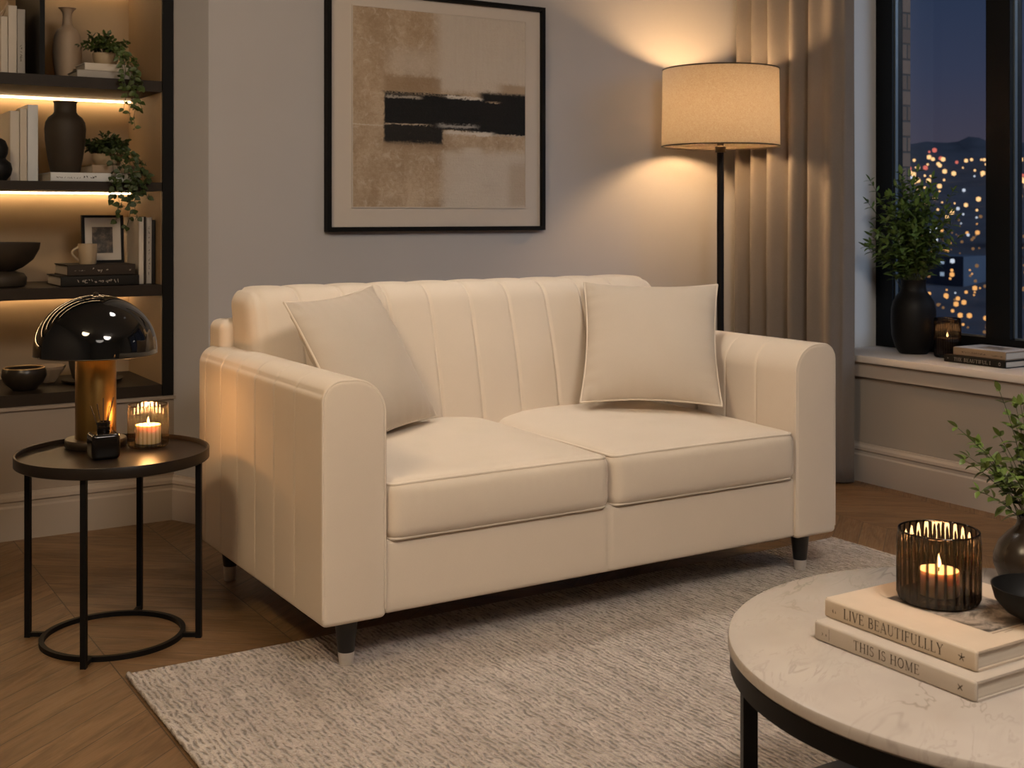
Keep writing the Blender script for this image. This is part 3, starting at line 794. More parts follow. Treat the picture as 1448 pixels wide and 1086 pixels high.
# ------------------------------------------------------------------ curtain
def curtain():
    key = [(4.02, .02), (3.985, -.055), (3.945, .028), (3.900, -.045), (3.855, .030), (3.795, -.050), (3.735, .030), (3.660, -.055),
           (3.605, .032), (3.555, -.058), (3.50, -.035), (3.44, -.062), (3.395, -.030), (3.378, .022)]
    pts = []
    for (ya, xa), (yb, xb) in zip(key, key[1:]):
        for i in range(10):
            t = i / 10; s = t * t * (3 - 2 * t); pts.append((ya + (yb - ya) * t, xa + (xb - xa) * s))
    pts.append(key[-1]); nz = 40; vs = []; fs = []; n = len(pts)
    for q in range(nz + 1):
        z = .006 + 2.45 * q / nz
        for y, x in pts:
            k = .85 + .15 * math.cos(z * 1.3) + .10 * mnoise.noise(Vector((y * 6, z * 1.2, 0)))
            vs.append((3.642 + x * k, y + .006 * mnoise.noise(Vector((y * 4, z * .9, 5))), z))
    for q in range(nz):
        for i in range(n - 1):
            a = q * n + i; fs.append((a, a + n, a + n + 1, a + 1))
    o = MB().add(vs, fs).build('curtain', M['curtain'], None, 70)
    md = o.modifiers.new('thickness', 'SOLIDIFY'); md.thickness = .004; md.offset = 0
    tag(o, 'taupe floor-length pleated curtain hanging beside the window', 'curtain')
curtain()
rod = thing('curtain_rod', 'black curtain rod above the taupe curtain', 'curtain rod', (3.642, 2.3, 2.475))
MB().tube([(0, -1.6, 0), (0, 1.76, 0)], .012, 12).build('pole', M['black'], rod, 60)
for y in (-1.5, 1.70): MB().box(0, .09, y - .008, y + .008, -.008, .008).build('bracket', M['black'], rod, 0)

# ------------------------------------------------------------------ books
def book(name, label, cat, loc, size, rz, cover, cover2=None, letter=None, ink=None, group=None, upright=False):
    """spine on local -Y (front), length along local X, thickness along Z"""
    Ln, Dp, Th = size
    t = thing(name, label, cat, loc, rz, group)
    tb = min(.0032, Th * .14)
    c = MB()
    if upright:                                    # Ln = height, Th = thickness along X, spine faces -Y
        c.box(-Th / 2, -Th / 2 + tb, 0, Dp, 0, Ln); c.box(Th / 2 - tb, Th / 2, 0, Dp, 0, Ln)
        c.rbox(-Th / 2, Th / 2, -.003, tb, 0, Ln, min(.003, Th * .3), (2, 1, 2), 2)
        c.build('cover', cover, t, 40)
        MB().box(-Th / 2 + tb, Th / 2 - tb, tb, Dp - .004, .004, Ln - .004).build('pages', M['pages'], t, 0)
        fmap = lambda x, y: (y, -.0034, x)
    else:
        c.box(-Ln / 2, Ln / 2, 0, Dp, 0, tb); c.box(-Ln / 2, Ln / 2, 0, Dp, Th - tb, Th)
        c.rbox(-Ln / 2, Ln / 2, -.004, tb, 0, Th, min(.004, Th * .2), (2, 1, 2), 3)
        c.build('cover', cover, t, 40)
        MB().box(-Ln / 2 + .003, Ln / 2 - .003, tb, Dp - .004, tb, Th - tb).build('pages', M['pages'], t, 0)
        fmap = lambda x, y: (x, -.0043, y)
    if letter:
        mb = MB(); letter(mb, fmap); mb.build('lettering', ink or M['ink'], t, 0)
    return t

# coffee table pair (spine faces -X)
def let_home(mb, f):
    text_mb(mb, 'THIS IS HOME', .0135, -.065, .052, lambda x, y: f(x, y + .0075))
    stroke2d(mb, [(-.112, .005), (-.112, .022)], .0006, f)
    scribble(mb, -.128, -.119, .009, .008, f, 3, .0009, .004)
    for a in range(4): stroke2d(mb, [(.118, .013), (.118 + .005 * math.cos(R(45 + 90 * a)), .013 + .005 * math.sin(R(45 + 90 * a)))], .0014, f)
def let_live(mb, f):
    text_mb(mb, 'LIVE BEAUTIFULLLY', .0150, -.096, .082, lambda x, y: f(x, y + .0068))
    scribble(mb, -.118, -.110, .009, .008, f, 4, .0009, .004)
    for a in range(5): stroke2d(mb, [(.112, .014), (.112 + .0055 * math.cos(R(90 + 72 * a)), .014 + .0055 * math.sin(R(90 + 72 * a)))], .0012, f)
CT = (1.571, 1.127); TZ = .42
book('hardcover_book', 'lower beige hardcover book on the coffee table with the words this is home', 'book', (1.345, 1.174, TZ), (.284, .27, .0272), R(-90), M['cloth_b'], letter=let_home, ink=M['ink'])
b2 = book('hardcover_book.001', 'upper beige hardcover book on the coffee table with the words live beautifullly', 'book', (1.372, 1.187, TZ + .0275), (.270, .265, .0275), R(-90), M['cloth_a'], letter=let_live, ink=M['ink'])
ph = MB().add([(-.085, .075, .0279), (.095, .075, .0279), (.095, .205, .0279), (-.085, .205, .0279)], [(0, 1, 2, 3)])
ph.build('cover_picture', M['coverphoto'], b2, 0)
lt = MB()
for a, b in (((.100, .075), (.100, .150)),): stroke2d(lt, [a, b], .0018, lambda x, y: (x, y, .0279))
scribble(lt, .104, .106, .08, .05, lambda x, y: (x, y, .0279), 9, .0012, .004)
lt.build('cover_lettering', M['inkfaint'], b2, 0)
BT = TZ + .055

# ------------------------------------------------------------------ coffee table
tbl = thing('coffee_table', 'round white marble coffee table with black metal frame', 'coffee table', (CT[0], CT[1], 0))
rt = .424
MB().lathe([(0, TZ - .020), (rt - .004, TZ - .020), (rt, TZ - .016), (rt, TZ - .005), (rt - .0015, TZ - .0015), (rt - .005, TZ), (0, TZ)], 160).build('marble_top', M['marble'], tbl, 40)
MB().lathe([(rt - .012, TZ - .050), (rt - .003, TZ - .050), (rt - .003, TZ - .0205), (rt - .012, TZ - .0205), (rt - .012, TZ - .050)], 160).build('apron_ring', M['black'], tbl, 40)
for an in (150, 60, 240, 330):
    c, s = math.cos(R(an)), math.sin(R(an)); q = .0105
    lg = MB().box(-q, q, -q, q, .012, TZ - .048); o = lg.build('leg', M['black'], tbl, 0)
    o.location = (.402 * c, .402 * s, 0); o.rotation_euler = (0, 0, R(an))
MB().lathe([(.352, .088), (.392, .088), (.392, .102), (.352, .102), (.352, .088)], 120).build('lower_ring', pm('blued_steel_ring', (.03, .036, .044), .3, .6), tbl, 40)
MB().lathe([(0, .086), (.356, .086), (.356, .090), (0, .090)], 120).build('lower_shelf', M['black'], tbl, 40)

# ------------------------------------------------------------------ candles
def holder(name, label, loc, r, h, glass, nrib, base_t=.008, rib=.0016, wall=.003):
    t = thing(name, label, 'candle holder', loc)
    rf = lambda a, z: rib * math.cos(nrib * a) if base_t * .6 < z < h - .004 else 0
    prof = [(0, 0), (r - .006, 0), (r - .001, .004)] + [(r, base_t + (h - base_t - .004) * i / 6) for i in range(7)] + [(r - .0005, h), (r - wall, h)]
    MB().lathe(prof, nrib * 8, (0, 0, 0), rf).build('glass_wall', glass, t, 50)
    MB().lathe([(r - wall, base_t), (0, base_t)], 64).build('glass_floor', glass, t, 40)
    MB().tube([((r - wall / 2) * math.cos(2 * PI * i / 64), (r - wall / 2) * math.sin(2 * PI * i / 64), h) for i in range(64)], wall / 2, 8, True).build('rim', glass, t, 60)
    return t
def candle(name, label, loc, r, h, fl=.018, power=.35, wax_m=None):
    t = thing(name, label, 'candle', loc)
    MB().lathe([(0, 0), (r * .97, 0), (r, .002), (r, h - .002), (r * .96, h), (r * .85, h - .0018), (0, h - .0024)], 40).build('wax', wax_m or M['wax'], t, 50)
    MB().tube([(0, 0, h - .003), (.0006, 0, h + .004)], .0008, 6).build('wick', M['wick'], t, 60)
    z = h + .003
    MB().lathe([(0, z), (fl * .12, z + fl * .08), (fl * .19, z + fl * .28), (fl * .15, z + fl * .55), (fl * .06, z + fl * .85), (0, z + fl * 1.1)], 16).build('flame', M['flame'], t, 60)
    l = bpy.data.lights.new('candle_light', 'POINT'); l.energy = power; l.color = (1., .52, .20); l.shadow_soft_size = .016
    o = bpy.data.objects.new('candle_light', l); col.objects.link(o); o.location = (loc[0], loc[1], loc[2] + z + fl * 1.5)
    return t
CH = (1.503, 1.222, BT + .0005)
holder('candle_holder', 'smoked ribbed glass candle holder on the stacked coffee table books', CH, .059, .105, M['smoke'], 30, .010, .0017)
candle('pillar_candle', 'lit cream candle inside the smoked ribbed glass on the coffee table', (CH[0], CH[1], CH[2] + .0105), .0295, .036, .019, .75)

# ------------------------------------------------------------------ black bowl
bw = MB().lathe([(0, 0), (.022, 0), (.024, .002), (.046, .014), (.060, .030), (.0655, .050), (.0635, .0505), (.058, .031), (.044, .0165), (.02, .006), (0, .005)], 64)
o = bw.build('black_bowl', M['matteblack'], None, 40, (1.545, 1.082, BT + .0005)); tag(o, 'small matte black bowl on the coffee table books beside the candle', 'bowl')

# ------------------------------------------------------------------ plants
def sprig(lv, sm, base, tip, n, ln, wd, seed, bend=.1, pair=True, start=.3, rad=.0016):
    """one stem that bows outwards, leaves in pairs along it"""
    q = random.Random(seed); b, t = Vector(base), Vector(tip); d = t - b
    side = Vector((d.x, d.y, 0)); ctrl = b + d * .5 + Vector((0, 0, d.length * bend)) - side * .22
    P = lambda u: b * (1 - u) ** 2 + ctrl * (2 * u * (1 - u)) + t * u * u
    pts = [P(i / 8) for i in range(9)]
    sm.tube(pts, [rad * (1 - .6 * i / 8) for i in range(9)], 5)
    for i in range(n):
        u = start + (1 - start) * i / max(1, n - 1); p = P(u); tan = (P(min(1, u + .04)) - P(u - .04)).normalized()
        az = q.uniform(0, 2 * PI) if i else 0
        for k in range(2 if pair else 1):
            a = i * 1.9 + k * PI + q.uniform(-.4, .4)
            x = tan.cross(Vector((.2, .35, .9))).normalized(); y = tan.cross(x)
            out = x * math.cos(a) + y * math.sin(a)
            dr = (out + tan * q.uniform(.35, .9) + Vector((0, 0, q.uniform(-.1, .25)))).normalized()
            f = 1 - .35 * max(0, u - .6) / .4
            lv.leaf(p, dr, Vector((0, 0, 1)) + out * .3 + Vector((q.uniform(-.4, .4), q.uniform(-.4, .4), 0)), ln * f * q.uniform(.75, 1.15), wd * f * q.uniform(.8, 1.15), q.uniform(.05, .4))
    lv.leaf(P(1), (P(1) - P(.9)), Vector((.3, .4, .8)), ln * .8, wd * .7, .1)

# vase on the sill
SV = (3.930, 3.318, .5005)
v = MB().lathe([(0, 0), (.052, 0), (.056, .003), (.071, .026), (.0835, .070), (.0868, .125), (.0860, .175), (.079, .207), (.064, .231), (.052, .246), (.048, .258), (.048, .288), (.051, .293),
               (.0475, .294), (.044, .286), (.043, .255), (.050, .235), (.066, .208), (.078, .175), (.079, .09), (.05, .01), (0, .008)], 72)
o = v.build('black_vase', M['matteblack'], None, 50, SV); tag(o, 'tall matte black vase of green branches on the windowsill', 'vase')
pl = thing('leafy_branches', 'bushy green leafy branches standing in the black windowsill vase', 'plant', (SV[0], SV[1], SV[2] + .20))
lv, sm = MB(), MB(); q = random.Random(5)
for i in range(78):
    a = 2 * PI * i / 78 * 5.23; rr = q.uniform(.03, .185); hh_ = q.uniform(.28, .50) * (1 - .5 * (rr / .2) ** 2) + .04
    x, y = rr * math.cos(a), rr * math.sin(a)
    x = min(x, .055)                                       # the pane is close behind
    sprig(lv, sm, (q.uniform(-.02, .02), q.uniform(-.02, .02), 0), (x, y, hh_), q.randint(8, 12), .046, .0205, 100 + i, .12, True, .34, .0015)
sprig(lv, sm, (0, .01, 0), (-.04, .185, .49), 12, .044, .0145, 900, .10, True, .4, .0018)
sprig(lv, sm, (0, .01, 0), (-.07, .17, .40), 11, .044, .0145, 901, .10, True, .4, .0018)
sprig(lv, sm, (0, -.01, 0), (.01, -.18, .44), 12, .042, .014, 902, .10, True, .4, .0018)
sprig(lv, sm, (0, -.01, 0), (-.02, -.20, .36), 12, .042, .014, 903, .10, True, .4, .0018)
lv.build('leaves', M['leaf'], pl, 60); sm.build('stems', M['stem'], pl, 60)

# vase on the coffee table
CV = (1.868, 1.322, TZ + .0005)
v = MB().lathe([(0, 0), (.045, 0), (.056, .008), (.064, .028), (.064, .045), (.056, .066), (.040, .084), (.029, .094), (.0255, .101), (.0255, .112), (.0275, .116), (.0240, .116), (.0225, .101), (.026, .094), (.05, .066), (.058, .040), (.05, .01), (0, .006)], 72)
M['vasesmoke'] = pm('smoked_brown_vase', (.020, .013, .008), .26, 0, .2, 8, spec=.35)
o = v.build('smoked_vase', M['vasesmoke'], None, 50, CV); tag(o, 'dark smoked round vase of green sprigs at the coffee table rear edge', 'vase')
pl = thing('leafy_sprigs', 'fresh green leafy sprigs in the smoked vase on the coffee table', 'plant', (CV[0], CV[1], CV[2] + .075))
lv, sm = MB(), MB(); q = random.Random(9)
for i in range(26):
    a = 2.4 * i; rr = q.uniform(.02, .12); hh_ = q.uniform(.13, .25) * (1 - .35 * (rr / .12) ** 2)
    sprig(lv, sm, (q.uniform(-.012, .012), q.uniform(-.012, .012), 0), (rr * math.cos(a), rr * math.sin(a), hh_), q.randint(5, 8), .026, .014, 300 + i, .12, True, .42, .0011)
lat = Vector((.8508, -.5255, 0)); dep = Vector((.5255, .8508, 0))
for i, (dl, dd, hz) in enumerate(((-.13, 0, .19), (-.11, .02, .13), (-.065, -.02, .255), (-.09, 0, .16), (-.02, .02, .22), (-.10, -.02, .085))):
    tp = lat * dl + dep * dd + Vector((0, 0, hz)); sprig(lv, sm, (0, 0, 0), tuple(tp), 7, .027, .0145, 700 + i, .10, True, .4, .0012)
lv.build('leaves', M['leaf_bright'], pl, 60); sm.build('stems', M['stem'], pl, 60)

# ------------------------------------------------------------------ windowsill candle and books
SC = (3.935, 3.158, .5005)
holder('candle_holder.001', 'dark smoked glass candle jar on the windowsill', SC, .050, .150, M['smokedark'], 36, .012, .0008)
candle('candle', 'lit dark candle inside the jar on the windowsill', (SC[0], SC[1], SC[2] + .0125), .040, .062, .020, .18, pm('dark_wax', (.05, .04, .032), .5))
def let_beau(mb, f):
    text_mb(mb, 'THE BEAUTIFUL I', .0125, -.088, .072, lambda x, y: f(x, y + .0075))
    scribble(mb, -.118, -.113, .011, .008, f, 14, .0012, .004); stroke2d(mb, arc(.110, .0135, .004, .0055, 0, 360, 10), .0013, f)
book('hardcover_book.002', 'lower black hardcover book on the windowsill with the words the beautiful', 'book', (3.815, 2.942, .5003), (.268, .19, .0262), R(-90), M['darkcover'], letter=let_beau, ink=M['inkwhite'])
b = book('hardcover_book.003', 'upper tan hardcover book with pale cover on the windowsill stack', 'book', (3.832, 2.934, .5268), (.228, .165, .0295), R(-90), M['tancover'],
         letter=lambda mb, f: (scribble(mb, -.075, .03, .011, .006, f, 21, .0011, .0045), scribble(mb, .055, .1, .010, .005, f, 22, .0010, .0045)), ink=M['browncover'])
MB().box(-.112, .112, .002, .163, .0296, .0301).build('dust_jacket', M['palecover'], b, 0)
MB().add([(-.05, .045, .0303), (.06, .045, .0303), (.06, .125, .0303), (-.05, .125, .0303)], [(0, 1, 2, 3)]).build('cover_picture', M['coverphoto'], b, 0)

# ------------------------------------------------------------------ side table
ST = (.76, 3.12); SZ = .455
st = thing('side_table', 'round black metal tray-top side table beside the sofa', 'side table', (ST[0], ST[1], 0))
MB().lathe([(0, SZ - .016), (.230, SZ - .016), (.2325, SZ - .014), (.2325, SZ + .010), (.2315, SZ + .0115), (.2270, SZ + .0115), (.2262, SZ + .0105), (.2262, SZ), (0, SZ)], 128).build('tray_top', M['tray'], st, 40)
for an in (58, 148, 238.5, 328):
    c, s = math.cos(R(an)), math.sin(R(an)); q = .0068
    lb = MB().box(-q, q, -q, q, 0.0, SZ - .016); lb.box(-.045, -q, -q * .8, q * .8, .002, .012)
    o = lb.build('leg', M['black'], st, 0); o.location = (.213 * c, .213 * s, 0); o.rotation_euler = (0, 0, R(an))
MB().lathe([(.162, 0), (.174, 0), (.174, .012), (.162, .012), (.162, 0)], 96).build('base_ring', M['black'], st, 40)
SZ += .0004
# table lamp
TL = (.748, 3.252, SZ)
tl = thing('table_lamp', 'mushroom table lamp with gloss black dome and brass column', 'table lamp', TL)
MB().lathe([(0, 0), (.074, 0), (.0765, .003), (.0765, .019), (.074, .022), (0, .022)], 64).build('base', M['rim'], tl, 40)
MB().lathe([(0, .022), (.0505, .022), (.0505, .232), (.047, .240), (.02, .243), (0, .243)], 64).build('column', M['brass'], tl, 40)
zb = .238; Rd, Hd = .1525, .140
prof = [(Rd - .0025, zb), (Rd, zb)] + [(Rd * math.cos(R(a)) , zb + .012 + Hd * math.sin(R(a))) for a in range(0, 91, 5)]
prof[-1] = (0, zb + .012 + Hd)
dome = MB().lathe(prof, 96).build('dome_shade', M['gloss'], tl, 50)
prof = [(Rd - .0025, zb)] + [((Rd - .004) * math.cos(R(a)), zb + .010 + (Hd - .006) * math.sin(R(a))) for a in range(0, 91, 6)]; prof[-1] = (0, zb + .004 + Hd)
MB().lathe(prof[::-1], 96).build('shade_lining', M['shadein'], dome, 50)
MB().tube([((Rd - .001) * math.cos(2 * PI * i / 96), (Rd - .001) * math.sin(2 * PI * i / 96), zb) for i in range(96)], .0016, 6, True).build('rim_ring', M['rim'], dome, 60)
MB().lathe([(0, zb + Hd + .010), (.007, zb + Hd + .011), (.007, zb + Hd + .016), (.003, zb + Hd + .019), (0, zb + Hd + .020)], 20).build('finial', M['rim'], tl, 40)
MB().lathe([(0, .243), (.012, .243), (.022, .270), (.022, .288), (.012, .305), (0, .308)], 24).build('bulb', emit('lamp_bulb', (1., .62, .28), 6.), tl, 60)
# reed diffuser
RD = (.728, 3.086, SZ)
rd = thing('reed_diffuser', 'small dark glass reed diffuser bottle in front of the table lamp', 'reed diffuser', RD)
MB().rbox(-.034, .034, -.034, .034, 0, .063, .011, (8, 8, 6), 5).build('bottle', M['bottle'], rd, 60)
MB().lathe([(.013, .058), (.0155, .062), (.0155, .082), (.017, .083), (.017, .089), (.011, .089), (.011, .063)], 32).build('neck', M['bottle'], rd, 40)
for i, (dx, dy) in enumerate(((-.030, .01), (-.02, -.02), (.004, .02), (.013, -.012), (.024, .008), (.030, .018))):
    MB().tube([(-dx * .1, -dy * .1, .03), (dx * .95, dy * .9, .128 + .008 * (i % 3))], .0013, 6).build('reed', M['reed'], rd, 60)
# ribbed clear candle
TCN = (.862, 3.178, SZ)
holder('candle_holder.002', 'clear ribbed glass candle holder on the black side table', TCN, .0505, .108, M['clear'], 30, .009, .0009)
candle('pillar_candle.001', 'lit cream pillar candle inside the clear ribbed glass on the side table', (TCN[0], TCN[1], TCN[2] + .0095), .0315, .047, .016, 1.5)

# ------------------------------------------------------------------ bookcase
BX0, BX1, BYF, BYB = -.62, 1.234, YA, 4.675
bc = thing('bookcase', 'black built-in bookcase with warm lit shelves in the alcove', 'bookcase', (0, BYF, .427))
def B(x0, x1, y0, y1, z0, z1): return MB().box(x0, x1, y0 - BYF, y1 - BYF, z0 - .427, z1 - .427)
ZT = 2.45
B(BX0, BX1, BYB, BYB + .02, .4275, ZT).build('back_panel', M['backpanel'], bc, 0)
for x0, x1, lx in ((BX1 - .037, BX1, BX1 - .0385), (BX0, BX0 + .037, BX0 + .037)):
    p = B(x0, x1, BYF, BYB, .4275, ZT).build('side_panel', M['frontedge'], bc, 0)
    B(lx, lx + .0015, BYF + .012, BYB, .466, ZT - .04).build('lining', M['lining'], p, 0)
SHZ = [(.4275, .466), (.773, .811), (1.134, 1.163), (1.475, 1.513), (1.90, 1.935), (2.41, 2.45)]
IX0, IX1 = BX0 + .0385, BX1 - .0386
for i, (z0, z1) in enumerate(SHZ):
    s_ = B(IX0, IX1, BYF + .004, BYB, z0, z1).build('shelf', M['shelf'], bc, 0)
    if i:
        B(IX0, IX1, BYB - .026, BYB - .018, z0 - .006, z0 - .0002).build('led_strip', M['led'], s_, 0)
dv = B(.796, .812, BYF + .006, BYB, 1.5132, 1.8998).build('divider', M['frontedge'], bc, 0)
SH = {1: .8113, 2: 1.1633, 3: 1.5133, 0: .4663}

def upright(name, label, x0, x1, yf, z, h, d, cover, group, letter=None, ink=None):
    return book(name, label, 'book', ((x0 + x1) / 2, yf, z), (h, d, x1 - x0 - .0006), 0, cover, upright=True, letter=letter, ink=ink, group=group)
def flat(name, label, x0, x1, yf, z, th, d, cover, group, letter=None, ink=None):
    return book(name, label, 'book', ((x0 + x1) / 2, yf, z), (x1 - x0, d, th), 0, cover, letter=letter, ink=ink, group=group)
g1 = 'pale books on the top shelf'
upright('shelf_book', 'shortest pale book on the top shelf, left of its upright row', .692, .7150, 4.34, SH[3], .196, .18, M['whitecover'], g1)
upright('shelf_book.001', 'tallest cream book in the middle of the top shelf row', .7155, .7430, 4.34, SH[3], .234, .19, M['whitecover'], g1)
upright('shelf_book.002', 'grey-white book with faint spine lettering next to the divider', .7435, .7690, 4.34, SH[3], .224, .18, M['greycover'], g1,
        lambda mb, f: scribble(mb, .05, .10, -.004, .008, f, 31, .0012, .006), M['browncover'])
mb = MB()
mb.tube([(0, 0, 0), (.004, -.002, .012), (.010, -.004, .022), (.016, -.004, .036), (.024, -.002, .048), (.022, 0, .06)], [.008, .006, .004, .005, .007, .002], 8)
o = mb.build('twig_ornament', M['beigevase'], None, 60, (.700, 4.40, SH[3] + .1965)); tag(o, 'small curled ornament resting on the shortest pale top shelf book', 'ornament')
v = MB().lathe([(0, 0), (.030, 0), (.033, .003), (.043, .035), (.049, .085), (.049, .130), (.044, .165), (.032, .187), (.020, .196), (.0165, .206), (.0145, .236), (.018, .252), (.030, .262), (.028, .2635), (.0125, .24), (.0125, .20), (0, .19)], 56)
o = v.build('bottle_vase', M['beigevase'], None, 50, (.932, 4.475, SH[3])); tag(o, 'tall beige bottle-shaped vase with flared lip on the top shelf', 'vase')
g2 = 'stacked books under the top shelf plant'
flat('shelf_book.003', 'lower grey book under the trailing plant on the top shelf', .919, 1.105, 4.265, SH[3], .026, .145, M['greycover'], g2)
flat('shelf_book.004', 'upper pale book under the trailing plant on the top shelf', .945, 1.100, 4.272, SH[3] + .0262, .026, .138, M['whitecover'], g2)
def trailing(name, label, loc, r, h, crown, strands, mat, leaf, seed, pot_m, flat_top=.6):
    t = thing(name, label, 'potted plant', loc)
    MB().lathe([(0, 0), (r * .72, 0), (r * .80, .003), (r * .97, h * .6), (r, h), (r * .93, h), (r * .88, h * .7), (0, h * .65)], 48).build('pot', pot_m, t, 50)
    MB().lathe([(r * .9, h * .8), (0, h * .84)], 32).build('soil', M['soil'], t, 60)
    lv, sm = MB(), MB(); q = random.Random(seed)
    for i in range(40):
        a = q.uniform(0, 2 * PI); rr = crown[0] * q.random() ** .5
        tip = Vector((rr * math.cos(a), rr * math.sin(a), h + crown[1] * (1 - flat_top * (rr / crown[0]) ** 2) * q.uniform(.5, 1)))
        sprig(lv, sm, (rr * .25 * math.cos(a), rr * .25 * math.sin(a), h * .8), tuple(tip), q.randint(4, 6), leaf, leaf * .72, seed * 50 + i, .15, True, .4, .0009)
    for i, (dx, dy, drop) in enumerate(strands):
        n = 10; pts = []
        for k in range(n + 1):
            u = k / n; out = min(1, u * 2.2)
            pts.append(Vector((dx * out + .006 * math.sin(k * 1.7 + i), dy * out + .005 * math.cos(k * 1.3 + i), h + .02 * math.sin(PI * min(1, u * 2)) - max(0, u - .18) / .82 * drop)))
        sm.tube(pts, .0009, 5)
        for k in range(2, n + 1):
            for w_ in range(2):
                a = q.uniform(0, 2 * PI); dr = Vector((math.cos(a), math.sin(a), q.uniform(-.9, .1)))
                lv.leaf(pts[k], dr, Vector((q.uniform(-.5, .5), -1, q.uniform(.1, .8))), leaf * q.uniform(.7, 1.15), leaf * .78 * q.uniform(.8, 1.1), q.uniform(.1, .4))
    lv.build('leaves', mat, t, 60); sm.build('stems', M['stem'], t, 60)
    return t
trailing('potted_plant', 'trailing green plant in a pale bowl on the top shelf books', (1.032, 4.345, SH[3] + .0527), .044, .042, (.085, .085),
         [(.06, -.02, .10), (.075, -.125, .16), (.05, -.145, .24), (.085, -.13, .20), (.02, -.14, .13), (.06, -.15, .19), (.075, -.135, .12), (.03, -.15, .20), (.065, -.14, .26)], M['leaf_mid'], .021, 4, M['ivorypot'])
# second shelf
o = MB().lathe([(0, 0), (.026, 0), (.040, .018), (.0445, .038), (.040, .058), (.026, .070), (.024, .074), (.031, .090), (.032, .108), (.024, .130), (.012, .138), (.010, .138), (0, .12)], 48).build('gourd_vase', M['matteblack'], None, 50, (.676, 4.292, SH[2]))
tag(o, 'small black double-bulb vase at the left of the second shelf', 'vase')
g3 = 'white books on the second shelf'
upright('shelf_book.005', 'first white book beside the black double-bulb vase', .724, .7545, 4.36, SH[2], .236, .20, M['whitecover'], g3)
upright('shelf_book.006', 'slim middle book of the white second shelf row', .755, .7790, 4.36, SH[2], .244, .20, M['pages'], g3)
upright('shelf_book.007', 'tallest white book of the second shelf row beside the brown vase', .7795, .8140, 4.36, SH[2], .259, .20, M['palecover'], g3)
flat('shelf_book.008', 'white book lying under the brown vase on the second shelf', .8335, 1.128, 4.262, SH[2], .030, .23, M['palecover'], 'books lying on the second shelf',
     lambda mb, f: (scribble(mb, -.13, -.05, .010, .006, f, 41, .001, .006), scribble(mb, -.04, .0, .011, .010, f, 42, .0018, .007)), M['browncover'])
o = MB().lathe([(0, 0), (.043, 0), (.048, .004), (.057, .05), (.065, .11), (.0672, .150), (.064, .172), (.055, .188), (.041, .199), (.0365, .207), (.0365, .236), (.040, .242), (.035, .242), (.031, .232), (.031, .205), (0, .17)], 56).build('brown_vase', M['stone'], None, 50, (.897, 4.338, SH[2] + .0302))
tag(o, 'dark brown wide-necked vase standing on a book on the second shelf', 'vase')
flat('shelf_book.009', 'small brown book under the trailing plant on the second shelf', .972, 1.118, 4.285, SH[2] + .0302, .028, .18, M['tancover'], 'books lying on the second shelf')
trailing('potted_plant.001', 'dark ivy plant trailing over the front of the second shelf', (1.045, 4.375, SH[2] + .0585), .052, .040, (.088, .080),
         [(-.02, -.155, .16), (.01, -.165, .20), (.04, -.16, .14), (.055, -.165, .22), (.07, -.16, .13), (.085, -.15, .10), (.03, -.17, .25), (-.005, -.165, .23), (.06, -.155, .17), (.09, -.16, .15)], M['leaf_dark'], .024, 6, M['ivorypot'])
# third shelf
o = MB().lathe([(0, 0), (.080, 0), (.086, .006), (.088, .030), (.078, .044), (.055, .050), (.050, .053), (.075, .064), (.108, .090), (.127, .125), (.130, .147), (.126, .147), (.121, .125), (.10, .092), (0, .072)], 72).build('pedestal_bowl', M['stone'], None, 50, (.695, 4.392, SH[1]))
tag(o, 'large dark pedestal bowl at the left of the third shelf', 'bowl')
g4 = 'dark books stacked on the third shelf'
flat('shelf_book.010', 'lower dark book of the pair under the small framed photo', .868, 1.128, 4.272, SH[1], .0345, .225, M['darkcover'], g4,
     lambda mb, f: (scribble(mb, -.078, .058, .010, .013, f, 51, .0016, .0075),), M['inkwhite'])
flat('shelf_book.011', 'upper dark book of the pair under the small framed photo', .892, 1.118, 4.285, SH[1] + .0347, .0365, .205, M['browncover'], g4,
     lambda mb, f: (scribble(mb, -.03, .015, .010, .016, f, 52, .0018, .009), scribble(mb, .09, .10, .014, .006, f, 53, .001, .004), scribble(mb, -.09, -.05, .016, .003, f, 54, .0007, .006)), M['inkwhite'])
PZ = SH[1] + .0714
pf = thing('photo_frame', 'small black photo frame leaning on the third shelf books', 'photo frame', (1.050, 4.455, PZ))
fb = MB()
pw_, ph_ = .0715, .168; k_ = .009
def lean(mb):
    mb.v = [(x, y + z * .10, z) for x, y, z in mb.v]; return mb
for a in ((-pw_, pw_, 0, k_), (-pw_, pw_, ph_ - k_, ph_), (-pw_, -pw_ + k_, k_, ph_ - k_), (pw_ - k_, pw_, k_, ph_ - k_)): fb.box(a[0], a[1], -.009, .009, a[2], a[3])
lean(fb).build('frame', M['frontedge'], pf, 0)
lean(MB().box(-pw_ + .004, pw_ - .004, -.003, .004, .004, ph_ - .004)).build('mat_board', M['mat_board'], pf, 0)
lean(MB().box(-.037, .034, -.0045, -.003, .034, .126)).build('photograph', M['photo'], pf, 0)
mg = thing('mug', 'beige ceramic mug on the dark books in front of the photo frame', 'mug', (.972, 4.345, PZ))
MB().lathe([(0, 0), (.026, 0), (.029, .004), (.031, .05), (.0315, .070), (.029, .070), (.028, .05), (.025, .008), (0, .006)], 40).build('cup', M['ivorypot'], mg, 50)
MB().tube([(-.029 - .022 * math.sin(PI * i / 10), 0, .058 - .045 * i / 10 + .004 * math.sin(PI * i / 10)) for i in range(11)], .0042, 8).build('handle', M['ivorypot'], mg, 60)
g5 = 'upright books at the end of the third shelf'
upright('shelf_book.012', 'cream upright book nearest the framed photo on the third shelf', 1.1345, 1.1525, 4.305, SH[1], .233, .20, M['whitecover'], g5)
